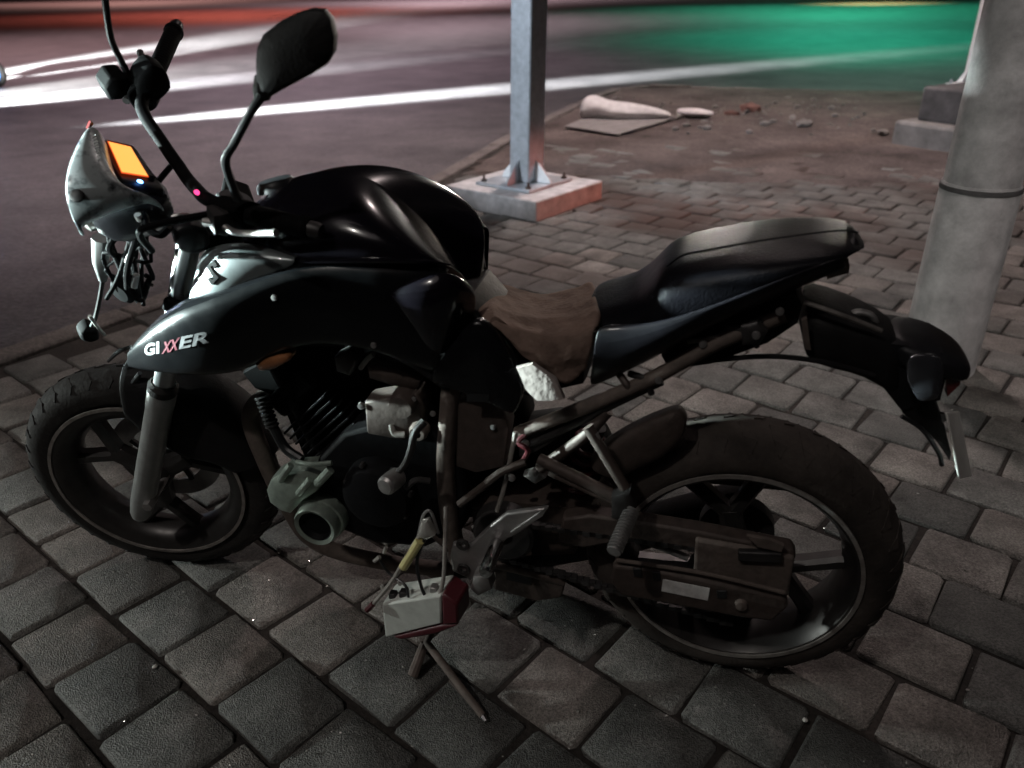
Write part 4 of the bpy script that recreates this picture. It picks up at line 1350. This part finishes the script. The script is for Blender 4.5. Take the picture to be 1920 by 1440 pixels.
cast = MB().puffy([(0.9392,0.1,0.407), (0.9232,0.1,0.4372), (0.8915,0.1,0.461), (0.8312,0.1,0.4753), (0.7999,0.1,0.4641), (0.818,0.1,0.4263), (0.8573,0.1,0.3951), (0.8947,0.1,0.3534), (0.9166,0.1,0.3568), (0.9383,0.1,0.3747)], (0, .05, 0), dome=.15).build('front_casting', 'greenalu', bike)
for a, b, r in (((0.8962,0.155,0.4439), (0.8633,0.158,0.4881), .007), ((0.8472,0.16,0.4998), (0.7704,0.16,0.509), .005), ((0.8591,0.158,0.4186), (0.8242,0.16,0.4619), .007), ((0.8092,0.16,0.4551), (0.7753,0.16,0.4929), .009)):
    MB().tube([a, Vector(a).lerp(Vector(b), .5) + Vector((0, .006, 0)), b], r, 10).build('casting_rib', 'greenalu', cast)
# cylinder: finned block leaning forward
c0, c1 = Vector((0.7593,0,0.4629)), Vector((0.9055,0,0.6153))
c0.y = c1.y = 0
cd = (c1 - c0).normalized()
cn = Vector((-cd.z, 0, cd.x))
cyl = MB().loft([[c0.lerp(c1, t) + cn * sx * .05 + Vector((0, sy * .06, 0)) for sx, sy in ((-1, -1), (1, -1), (1, 1), (-1, 1))] for t in (0, 1)]).build('cylinder', 'crank', bike, bevel=.008)
CX = Matrix((cd, Vector((0, 1, 0)), cd.cross(Vector((0, 1, 0))))).transposed()
fm = None
for k in range(9):
    p = c0.lerp(c1, .06 + .075 * k)
    if fm is None:
        f_ = MB().box((0, 0, 0), (.0045, .185, .15), CX).build('cooling_fin', 'crank', cyl, bevel=.001)
        fm = f_
    else:
        f_ = fm.copy()
        col.objects.link(f_)
    f_.location = p
MB().box(c0.lerp(c1, .88), (.055, .15, .13), CX).build('cylinder_head', 'crank', cyl, bevel=.012)
MB().tube([(0.913,0,0.5761), (0.9746,0.03,0.5578), (1.01,0.05,0.5155), (0.9955,0.06,0.4283), (0.9732,0.05,0.2932), (0.9405,0.02,0.1556), (0.8182,-0.02,0.0856), (0.6318,-0.06,0.0529)], .019, 16).build('exhaust_pipe', 'brown2', bike)
MB().tube([(0.6318,-0.06,0.0529), (0.4527,-0.14,0.0682), (0.2037,-0.17,0.1735), (-0.0222,-0.18,0.2831)], [.02, .035, .05, .05], 18).build('muffler', 'matte', bike)
# ribbed breather hose beside the cylinder
h0, h1 = Vector((0.9436,0.09,0.5974)), Vector((0.926,0.1,0.5299))
hz = MB()
hd = (h1 - h0).normalized()
for k in range(8):
    hz.lathe([(.010, 0), (.0145, .002), (.0145, .005), (.010, .0075)], h0.lerp(h1, k / 8), hd, 14)
hz.build('ribbed_hose', 'darkmetal', bike)
MB().tube([(0.9255,0.1,0.5325), (0.9008,0.11,0.4905), (0.8615,0.12,0.4743)], .010, 10).build('hose', 'blackwire', bike)
# throttle body and boxes
MB().puffy([(0.7043,0.07,0.6314), (0.6387,0.07,0.6509), (0.5948,0.07,0.6629), (0.5844,0.07,0.6374), (0.5941,0.07,0.5776), (0.6384,0.07,0.552), (0.7096,0.07,0.5574)], (0, .05, 0), dome=.1).build('carburettor', 'brown', bike, bevel=.003)
MB().lathe([(.0, .02), (.022, .02), (.026, .012), (.027, -.02)], (0.6211,0.125,0.6427), (0, 1, 0), 24).build('float_bowl', 'brown', bike)
MB().lathe([(.008, .016), (.014, .016), (.018, .008), (.018, -.01)], (0.5956,0.125,0.5864), (0, 1, 0), 20).build('drain_boss', 'brown2', bike)
MB().tube([(0.6527,0.12,0.5885), (0.6473,0.125,0.5721), (0.6258,0.125,0.5714)], .007, 10).build('drain_pipe', 'wire', bike)
MB().puffy([(0.5252,0.075,0.6475), (0.4839,0.075,0.6672), (0.4365,0.075,0.666), (0.4245,0.075,0.6078), (0.4379,0.075,0.5215), (0.4933,0.075,0.4981), (0.5328,0.075,0.5074)], (0, .045, 0), dome=.08).build('battery_box', 'brown', bike)
MB().prism([(0.4874,0.152,0.6943), (0.4468,0.152,0.6992), (0.4476,0.152,0.684), (0.4884,0.152,0.679)], (0, .003, 0)).build('box_slot', 'blackwire', bike)
MB().puffy([(0.7557,0.08,0.7159), (0.7224,0.08,0.736), (0.7107,0.08,0.7126), (0.7307,0.08,0.6786), (0.7561,0.08,0.6851)], (0, .03, 0), dome=.2).build('horn', 'darkmetal', bike)
MB().tube([(0.7112,0.1,0.6918), (0.6879,0.11,0.7198), (0.6763,0.11,0.7288)], .005, 8).build('hose', 'wire', bike)
MB().puffy([(0.6927,0.08,0.7033), (0.629,0.08,0.7033), (0.5892,0.08,0.6829), (0.6016,0.08,0.6632), (0.6541,0.08,0.6687), (0.6917,0.08,0.6783)], (0, .03, 0), dome=.2).build('intake_duct', 'brown', bike)
for q_, r in (((0.598,0.13,0.6566), .005), ((0.5657,0.125,0.6267), .006), ((0.7099,0.12,0.6227), .008), ((0.452,0.125,0.613), .006), ((0.3787,0.13,0.527), .010), ((0.4226,0.12,0.5004), .008), ((0.3947,0.12,0.5829), .008)):
    MB().lathe([(0, r * .8), (r * .8, r * .7), (r, 0)], q_, (0, 1, 0), 8).build('bolt', 'alu', bike)
MB().puffy([(0.4017,0.1,0.5076), (0.3707,0.1,0.5223), (0.3576,0.1,0.5095), (0.3783,0.1,0.4913)], (0, .02, 0), dome=.2).build('tensioner', 'alu', bike)
MB().puffy([(0.5264,0.08,0.3802), (0.4363,0.08,0.4094), (0.3293,0.08,0.4147), (0.2872,0.08,0.3891), (0.3075,0.08,0.2956), (0.4415,0.08,0.2612), (0.5211,0.08,0.282)], (0, -.16, 0)).build('pivot_block', 'brown', bike)
MB().lathe([(.02, .012), (.055, .014), (.062, .008), (.064, -.02)], yo((0.4438,0.12,0.3598), .118), (0, 1, 0), 32).build('front_sprocket_cover', 'darkmetal', bike)
MB().puffy([(0.4119,0.11,0.5948), (0.3817,0.11,0.6128), (0.2674,0.11,0.6809), (0.2577,0.11,0.6605), (0.3829,0.11,0.5541), (0.4116,0.11,0.5402)], (0, -.03, 0)).build('tool_tray', 'darkmetal', bike)
MB().puffy([(0.4617,-0.03,0.5109), (0.3731,-0.03,0.5356), (0.2876,-0.03,0.5345), (0.2539,-0.03,0.4624), (0.2949,-0.03,0.3469), (0.3747,-0.03,0.3042), (0.4696,-0.03,0.2873)], (0, -.06, 0)).build('rear_block', 'matte', bike)
MB().tube([(0.4051,0.12,0.5338), (0.3863,0.135,0.5769), (0.405,0.13,0.5882), (0.3943,0.12,0.6004)], .005, 8).build('red_lead', 'red', bike)

# ---- side stand
sg = Vector((0.4558,0.2899,0.006))
su = bike.matrix_basis
lean_inv = Matrix.Rotation(0.0637, 4, 'X')
ft_ = lean_inv @ sg
sd = MB().tube([(0.5868,0.1,0.1372), (0.6077,0.185,0.0811), ft_], [.011, .009, .008], 12, 0)
sdo = sd.build('side_stand', 'brown2', bike)
f2 = lean_inv @ Vector((0.4454,0.2988,0.004))
MB().tube([ft_, f2], [.007, .005], 8, 0).build('stand_foot', 'chrome', sdo)
MB().tube([(0.6128,0.185,0.0782), lean_inv @ Vector((0.6277,0.2311,0.012))], [.010, .012], 10, 0).build('stand_arm', 'brown2', sdo)
MB().tube([lean_inv @ Vector((0.5427,0.231,0.02)), ft_], .006, 8, 0).build('stand_spring', 'brown', sdo)

# ---- headlamp, meter and bars (turned further than the wheel)
fe = [(1.255,0.085,1.087), (1.251,0.076,1.115), (1.239,0.056,1.136), (1.22,0.026,1.145), (1.189,-0.028,1.139), (1.155,-0.075,1.134)]
be = [(1.118,0.088,1.088), (1.149,0.078,1.105), (1.164,0.056,1.119), (1.161,0.02,1.128), (1.152,-0.032,1.125), (1.143,-0.078,1.124)]
rows = [[Vector(p) + Vector((-.012, 0, -.022)) for p in fe], [Vector(p) for p in fe]]
for k in (1, 2, 3):
    rows.append([Vector(a_).lerp(Vector(b_), k / 4) + Vector((0, 0, .010 * sin(pi * k / 4))) for a_, b_ in zip(fe, be)])
rows += [[Vector(p) for p in be], [Vector(p) + Vector((-.002, 0, -.03)) for p in be]]
# side skirts turned down at the left and right end
for r_ in rows:
    r_.insert(0, r_[0] + Vector((0, -.006, -.022)))
    r_.append(r_[-1] + Vector((0, -.02, -.05)))
hl = MB().grid(rows).build('headlamp_cowl', 'cowl', bike, matrix=MS, solid=.004, sub=2)
hb = MB().cols([((1.232, 0, 1.072), (1.226, 0, 1.005), .06), ((1.20, 0, 1.085), (1.185, 0, .975), .078), ((1.14, 0, 1.075), (1.13, 0, .985), .078), ((1.085, 0, 1.05), (1.085, 0, 1.0), .06)], seg=24, p=.7).build('headlamp_body', 'satin', bike, matrix=MS, sub=1)
MB().lathe([(0, .006), (.03, .005), (.038, 0), (.04, -.02)], (1.232, 0, 1.04), (1, 0, -.08), 32).build('headlamp_lens', 'clear', hb)
MB().puffy([(1.22,0.05,1.045), (1.19,0.05,1.04), (1.163,0.05,1.037), (1.177,0.05,1.008), (1.21,0.05,1.007), (1.222,0.05,1.025)], (0, -.10, 0), dome=.1).build('headlamp_bowl', 'forkgrey', hb)
ctree = bvh(hl)


def dropz(tree, p, proud=.001):
    h = tree.ray_cast(Vector((p[0], p[1], 1.4)), Vector((0, 0, -1)))
    return h[0] + Vector((0, 0, proud)) if h[0] else Vector(p)


MB().lathe([(0, .006), (.006, .006), (.010, .004), (.011, 0)], dropz(ctree, (1.227,0.074,1.116), 0), (.2, .6, 1), 16).build('cowl_bolt', 'darkmetal', hl)
for k in range(9):
    a_ = dropz(ctree, Vector((1.16,-0.035,1.137)).lerp(Vector((1.172,0.025,1.129)), k / 8.))
    MB().box(a_, (.010, .0035, .0012), Matrix.Rotation(.25, 3, 'Y')).build('decal_mark', 'decalwhite', hl, smooth=False)
MB().puffy([(1.161,-0.07,1.132), (1.151,-0.07,1.143), (1.148,-0.07,1.139), (1.159,-0.07,1.128)], (0, -.008, 0)).build('cowl_reflector', 'redlens', hl)
# meter
MO = Vector((1.125, -.028, 1.083))
tl_ = radians(35)
MXm = Matrix((Vector((cos(tl_), 0, sin(tl_))), Vector((0, 1, 0)), Vector((-sin(tl_), 0, cos(tl_))))).transposed()
met = MB().box(MO + MXm @ Vector((0, .0, -.021)), (.085, .155, .036), MXm).build('meter', 'satin', bike, matrix=MS, bevel=.012, bseg=3)
LQ = [(1.137,-0.0796,1.092), (1.107,-0.0772,1.071), (1.111,0.018,1.073), (1.147,0.0221,1.099)]
MB().prism(LQ, MXm @ Vector((0, 0, .0015))).build('lcd_screen', 'orange', met, smooth=False)
lc = sum((Vector(p) for p in LQ), Vector()) / 4
MB().prism([lc + (Vector(p) - lc) * 1.07 for p in LQ], MXm @ Vector((0, 0, .0008))).build('lcd_rim', 'lcdrim', met, smooth=False)
MB().lathe([(0, .002), (.0042, .002), (.0048, 0)], (1.129,0.044,1.086), MXm @ Vector((0, 0, 1)), 12).build('high_beam_led', 'blueled', met)
MB().lathe([(0, .003), (.004, .003), (.005, 0)], (1.066,0.14,1.101), (-.5, .4, .7), 10).build('ignition_led', 'pinkled', bike, matrix=MS)

BR = [(0.9121,-0.36,1.094), (0.9716,-0.28,1.088), (1.02,-0.21,1.088), (1.054,-0.15,1.088), (1.053,-0.075,1.061), (1.048,-0.03,1.037)]
BRv = [Vector(p) for p in BR]
BLv = [Vector((p.x, -p.y, p.z)) for p in BRv][::-1]
BLv = BLv[:-1]
bar = MB().tube(BRv + [Vector((BRv[-1].x, 0, BRv[-1].z - .004))] + BLv, .0115, 12).build('handlebar', 'deep', bike, matrix=MS)
for sgn in (-1, 1):
    e0 = Vector((BRv[0].x, sgn * abs(BRv[0].y), BRv[0].z))
    if sgn > 0:
        e0 = e0.lerp(Vector((BRv[2].x, -BRv[2].y, BRv[2].z)), .42)
    e2 = Vector((BRv[2].x, sgn * abs(BRv[2].y), BRv[2].z))
    d = (e0 - e2).normalized()
    g = MB()
    L_ = (e0 - e2).length
    n = 22
    for k in range(n):
        g.lathe([(.0165, 0), (.017, L_ * .3 / n), (.017, L_ * .6 / n), (.0165, L_ * .9 / n), (.0165, L_ / n)], e2 + d * (L_ * (.1 + .9 * k / n)), d, 16)
    g.lathe([(.0155, -.002), (.019, 0), (.019, .006), (.016, .012), (0, .013)], e0, d, 16)
    g.build('grip', 'deep', bike, matrix=MS, angle=25)
    MB().lathe([(0, .028), (.011, .027), (.0135, .02), (.0135, .0)], e0 + d * .006, d, 16).build('bar_end', 'darkmetal' if sgn > 0 else 'satin', bike, matrix=MS)
    sw = e2 - d * .035
    MB().puffy([sw + Vector((.03, 0, .02)), sw + Vector((.02, 0, -.028)), sw + Vector((-.018, 0, -.03)), sw + Vector((-.024, 0, .012)), sw + Vector((0, 0, .03))], d * .05).build('switch_housing', 'deep', bike, matrix=MS, sub=1)
# clutch lever on the near side
MB().tube([(1.078,0.19,1.082), (1.067,0.205,1.085), (1.058,0.22,1.085), (1.052,0.24,1.086), (1.039,0.27,1.098), (1.011,0.33,1.13)], [.008, .007, .006, .0055, .005, .006], 10).build('clutch_lever', 'alu', bike, matrix=MS)
MB().puffy([(1.068,0.19,1.111), (1.044,0.19,1.105), (1.037,0.19,1.08), (1.058,0.19,1.063), (1.076,0.19,1.076)], (0, .03, 0), dome=.1).build('clutch_perch', 'darkmetal', bike, matrix=MS)
# brake side: master cylinder with reservoir, lever
MB().puffy([(1.096,-0.2,1.117), (1.077,-0.2,1.133), (1.052,-0.2,1.127), (1.049,-0.2,1.108), (1.063,-0.2,1.085), (1.094,-0.2,1.091)], (0, -.05, 0), dome=.1).build('brake_reservoir', 'deep', bike, matrix=MS, bevel=.004)
MB().tube([(1.069,-0.19,1.088), (1.033,-0.24,1.095), (1,-0.3,1.093), (0.9908,-0.33,1.091)], [.007, .006, .0055, .007], 10).build('brake_lever', 'darkmetal', bike, matrix=MS)
MB().puffy([(1.053,-0.18,1.071), (1.014,-0.18,1.074), (0.983,-0.18,1.091), (0.9842,-0.18,1.129), (1.005,-0.18,1.148), (1.032,-0.18,1.134), (1.05,-0.18,1.108)], (0, -.045, 0), dome=.1).build('throttle_housing', 'deep', bike, matrix=MS, sub=1)
# mirrors
MB().tube([(1.049,-0.215,1.095), (1.045,-0.22,1.116), (1.047,-0.225,1.149), (1.048,-0.23,1.186), (1.034,-0.24,1.239), (1.021,-0.25,1.273)], [.008, .007, .006, .006, .006, .006], 10).build('mirror_stem', 'satin', bike, matrix=MS)
mo_r = [(1.022,-0.25,1.35), (0.9779,-0.25,1.377), (0.9083,-0.25,1.376), (0.8926,-0.25,1.34), (0.9284,-0.25,1.287), (1.008,-0.25,1.27), (1.027,-0.25,1.292)]
MB().puffy(mo_r, (0, -.03, 0), dome=.35, subdiv=2).build('mirror', 'matte', bike, matrix=MS, sub=1)
MB().tube([(1.028,0.235,1.138), (1.031,0.24,1.163), (1.032,0.245,1.215), (1.013,0.25,1.242), (0.9861,0.265,1.287), (0.9646,0.275,1.317)], [.008, .007, .0065, .006, .006, .007], 10).build('mirror_stem', 'satin', bike, matrix=MS)

ml = [(0.722,0.245,1.242), (0.7165,0.245,1.26), (0.7032,0.245,1.277), (0.6784,0.245,1.291), (0.6516,0.245,1.301), (0.6255,0.245,1.307), (0.6087,0.245,1.305), (0.6001,0.245,1.294), (0.5981,0.245,1.274), (0.6025,0.245,1.256), (0.6149,0.245,1.241), (0.6423,0.245,1.227), (0.6732,0.245,1.214), (0.6963,0.245,1.204), (0.7143,0.245,1.196), (0.725,0.245,1.2), (0.7264,0.245,1.219)]
mir = MB().puffy(ml, (.012, -.034, .0), dome=.3, subdiv=2).build('mirror', 'matte', bike)
cM = sum((Vector(p) for p in ml), Vector()) / len(ml)
MB().puffy([cM + (Vector(p) - cM) * .80 + Vector((.013, -.046, 0)) for p in ml], (0, -.002, 0), dome=.0).build('mirror_glass', 'chrome', mir)
MB().lathe([(.011, 0), (.013, .01), (.010, .03)], Vector((0.7272,0.235,1.194)), (-.2, 0, 1), 12).build('mirror_neck', 'rubber', mir)
# cables round the steering head
for pts, r in ((((1.044,-0.06,1.03), (1.153,0.05,1.04), (1.186,0.06,0.9737), (1.209,0.05,0.8576)), .0055), (((1.061,0.19,1.091), (1.139,0.16,1.085), (1.171,0.14,1.067), (1.161,0.1,0.9915)), .006), (((1.143,0.06,1.046), (1.152,0.1,1.041), (1.141,0.12,1.033), (1.123,0.13,1.049)), .007), (((1.104,0.02,1.072), (1.157,0.06,1.02), (1.205,0.07,0.9531), (1.221,0.06,0.901)), .0055), (((1.129,0,1.058), (1.176,0.04,0.9904), (1.225,0.03,0.9049), (1.259,0.02,0.8603)), .0045)):
    MB().tube(list(pts), r, 8).build('cable', 'deep', bike, matrix=MS)
for a, b, r, m_ in (((1.157,0.08,1.055), (1.156,0.08,1.043), .006, 'alu'), ((1.153,0.09,1.038), (1.155,0.09,1.023), .008, 'alu'), ((1.198,0.07,0.9298), (1.21,0.07,0.9057), .006, 'alu'), ((1.191,0.06,0.9659), (1.201,0.06,0.9534), .007, 'wire'), ((1.165,0.1,1.03), (1.127,0.12,1.04), .005, 'darkmetal')):
    MB().tube([a, b], r, 8, 0).build('cable_joint', m_, bike, matrix=MS)
MB().puffy([(1.118,0.1,1.04), (1.089,0.1,1.04), (1.065,0.1,1.017), (1.069,0.1,0.9825), (1.093,0.1,0.9723), (1.124,0.1,0.99)], (0, .03, 0), dome=.25).build('ignition_cover', 'satin', bike, matrix=MS, sub=1)
MB().tube([(1.115,0.135,1.069), (1.1,0.138,1.07), (1.083,0.136,1.058)], .0035, 8).build('cover_rim', 'alu', bike, matrix=MS)
# far side lamp stalk and the broken indicator hanging from it
MB().tube([(1.218,-0.05,0.9358), (1.236,-0.05,0.8863), (1.248,-0.05,0.8442)], [.016, .015, .008], 14).build('lamp_stay', 'forkgrey', bike, matrix=MS)
MB().tube([(1.246,-0.05,0.8501), (1.266,-0.05,0.8105), (1.29,-0.05,0.7687), (1.306,-0.05,0.7474)], .0045, 8).build('lamp_wire', 'blackwire', bike, matrix=MS)
MB().puffy([(1.331,-0.05,0.7411), (1.311,-0.05,0.7506), (1.298,-0.05,0.7296), (1.304,-0.05,0.7075), (1.323,-0.05,0.7095), (1.336,-0.05,0.7246)], (0, -.028, 0), dome=.3).build('broken_indicator', 'deep', bike, matrix=MS, sub=1)
MB().tube([(1.3,-0.04,0.7838), (1.297,-0.04,0.7514), (1.293,-0.04,0.7231)], .0035, 8).build('indicator_stem', 'wire', bike, matrix=MS)
for k in range(9):
    rr_ = random.Random(k + 40)
    j = lambda sc: Vector((rr_.uniform(-1, 1) * sc, rr_.uniform(-1, 1) * sc, rr_.uniform(-1, 1) * sc))
    MB().tube([Vector((1.156,0.02,1.014)) + j(.035), Vector((1.181,0.03,0.9666)) + j(.04), Vector((1.206,0.02,0.8997)) + j(.04), Vector((1.208,0.03,0.8394)) + j(.035)], rr_.uniform(.003, .006), 8).build('cable', 'deep', bike, matrix=MS)
MB().lathe([(0, .012), (.018, .011), (.026, .004), (.027, -.01), (.02, -.02), (0, -.022)], (1.226,0,0.8452), (.8, .5, .1), 24).build('buzzer', 'deep', bike, matrix=MS)

# ------------------------------------------------------------------ battery hanging on its leads
bO = Vector((0.6672,0.24,0.2466))
bA = Vector((0.5302,0.26,0.3201))
bD = Vector((0.6755,0.235,0.1334))
bU = (bA - bO)
bV = (bD - bO)
bW = bU.cross(bV).normalized()
if bW.y > 0:
    bW = -bW
bat = empty('battery', lean_inv.inverted() @ (bO + bU * .5 + bV))
tag(bat, 'white and red motorcycle battery hanging by its leads under the engine', 'battery')
Wm = lean_inv.inverted()


def bw(p):
    return Wm @ p - bat.location


MB().prism([bw(bO + bV * .1), bw(bO + bU + bV * .1), bw(bO + bU + bV * .80), bw(bO + bV)], Wm.to_3x3() @ (bW * .06)).build('case', 'white', bat, bevel=.004)
MB().prism([bw(bO + bU * 1.01 + bV * .05), bw(bO + bU * 1.26 + bV * .36), bw(bO + bU * 1.27 + bV * .86), bw(bO + bU * 1.01 + bV * .84)], Wm.to_3x3() @ (bW * .055)).build('end_cap', 'red', bat, bevel=.005)
MB().prism([bw(bO + bV * 1.01 + bU * .12), bw(bO + bU * 1.0 + bV * .83), bw(bO + bU * 1.26 + bV * .90), bw(bO + bU * .9 + bV * 1.06), bw(bO + bU * .3 + bV * 1.12)], Wm.to_3x3() @ (bW * .055)).build('bottom_tray', 'red', bat, bevel=.005)
for uu in (.12, .3, .82):
    c = bw(bO + bU * uu + bV * .06) + Wm.to_3x3() @ (bW * .02)
    MB().box(c, (.014, .016, .014)).build('terminal', 'darkmetal' if uu < .5 else 'alu', bat, bevel=.002)
MB().tube([bw(Vector((0.5698,0.2,0.4239))), bw(Vector((0.6041,0.21,0.3664))), bw(Vector((0.643,0.23,0.2939))), bw(Vector((0.6947,0.245,0.2218)))], [.004, .004, .0045, .004], 8).build('lead', 'wire', bat)
MB().tube([bw(Vector((0.6843,0.243,0.2369))), bw(Vector((0.6992,0.246,0.2187)))], .006, 8, 0).build('lead_tip', 'red', bat)
MB().tube([bw(Vector((0.5358,0.18,0.4586))), bw(Vector((0.5329,0.21,0.3938))), bw(Vector((0.5311,0.235,0.3367))), bw(Vector((0.5377,0.25,0.2974)))], .004, 8).build('lead', 'wire', bat)
MB().tube([bw(Vector((0.564,0.2,0.4185))), bw(Vector((0.5912,0.215,0.3464))), bw(Vector((0.5798,0.235,0.2985))), bw(Vector((0.567,0.245,0.2802)))], .0035, 8).build('lead', 'blackwire', bat)
MB().tube([bw(Vector((0.5831,0.21,0.3919))), bw(Vector((0.62,0.22,0.3258)))], .009, 10, 0).build('fuse_holder', 'yellow', bat)
for a, b in (((0.6796,0.22,0.3301), (0.6666,0.22,0.3438)), ((0.6561,0.22,0.3569), (0.6498,0.22,0.3716)), ((0.6278,0.23,0.3), (0.6268,0.23,0.2889)), ((0.6664,0.23,0.2774), (0.6655,0.23,0.2661))):
    MB().tube([bw(Vector(a)), bw(Vector(b))], .004, 8, 0).build('connector', 'clear', bat)
MB().tube([bw(Vector((0.6677,0.22,0.3353))), bw(Vector((0.6488,0.225,0.309))), bw(Vector((0.6132,0.235,0.2939))), bw(Vector((0.6048,0.245,0.2745)))], .0028, 6).build('lead', 'blackwire', bat)
# clear side reflector hanging above the battery
rfo = empty('reflector', Wm @ Vector((0.5659,0.21,0.4266)))
tag(rfo, 'small clear reflector dangling on wires below the frame post', 'reflector')
o_ = rfo.location
MB().puffy([Wm @ Vector(p) - o_ for p in ((0.5844,0.205,0.4085), (0.5724,0.205,0.4444), (0.5591,0.205,0.4519), (0.5474,0.205,0.4181), (0.5656,0.205,0.4042))], (0, .014, 0), dome=.3).build('lens', 'clear', rfo)
MB().tube([Wm @ Vector(p) - o_ for p in ((0.59,0.2,0.3926), (0.5739,0.2,0.4477), (0.5582,0.2,0.4581), (0.5479,0.2,0.4085))], .003, 8).build('bezel', 'alu', rfo)
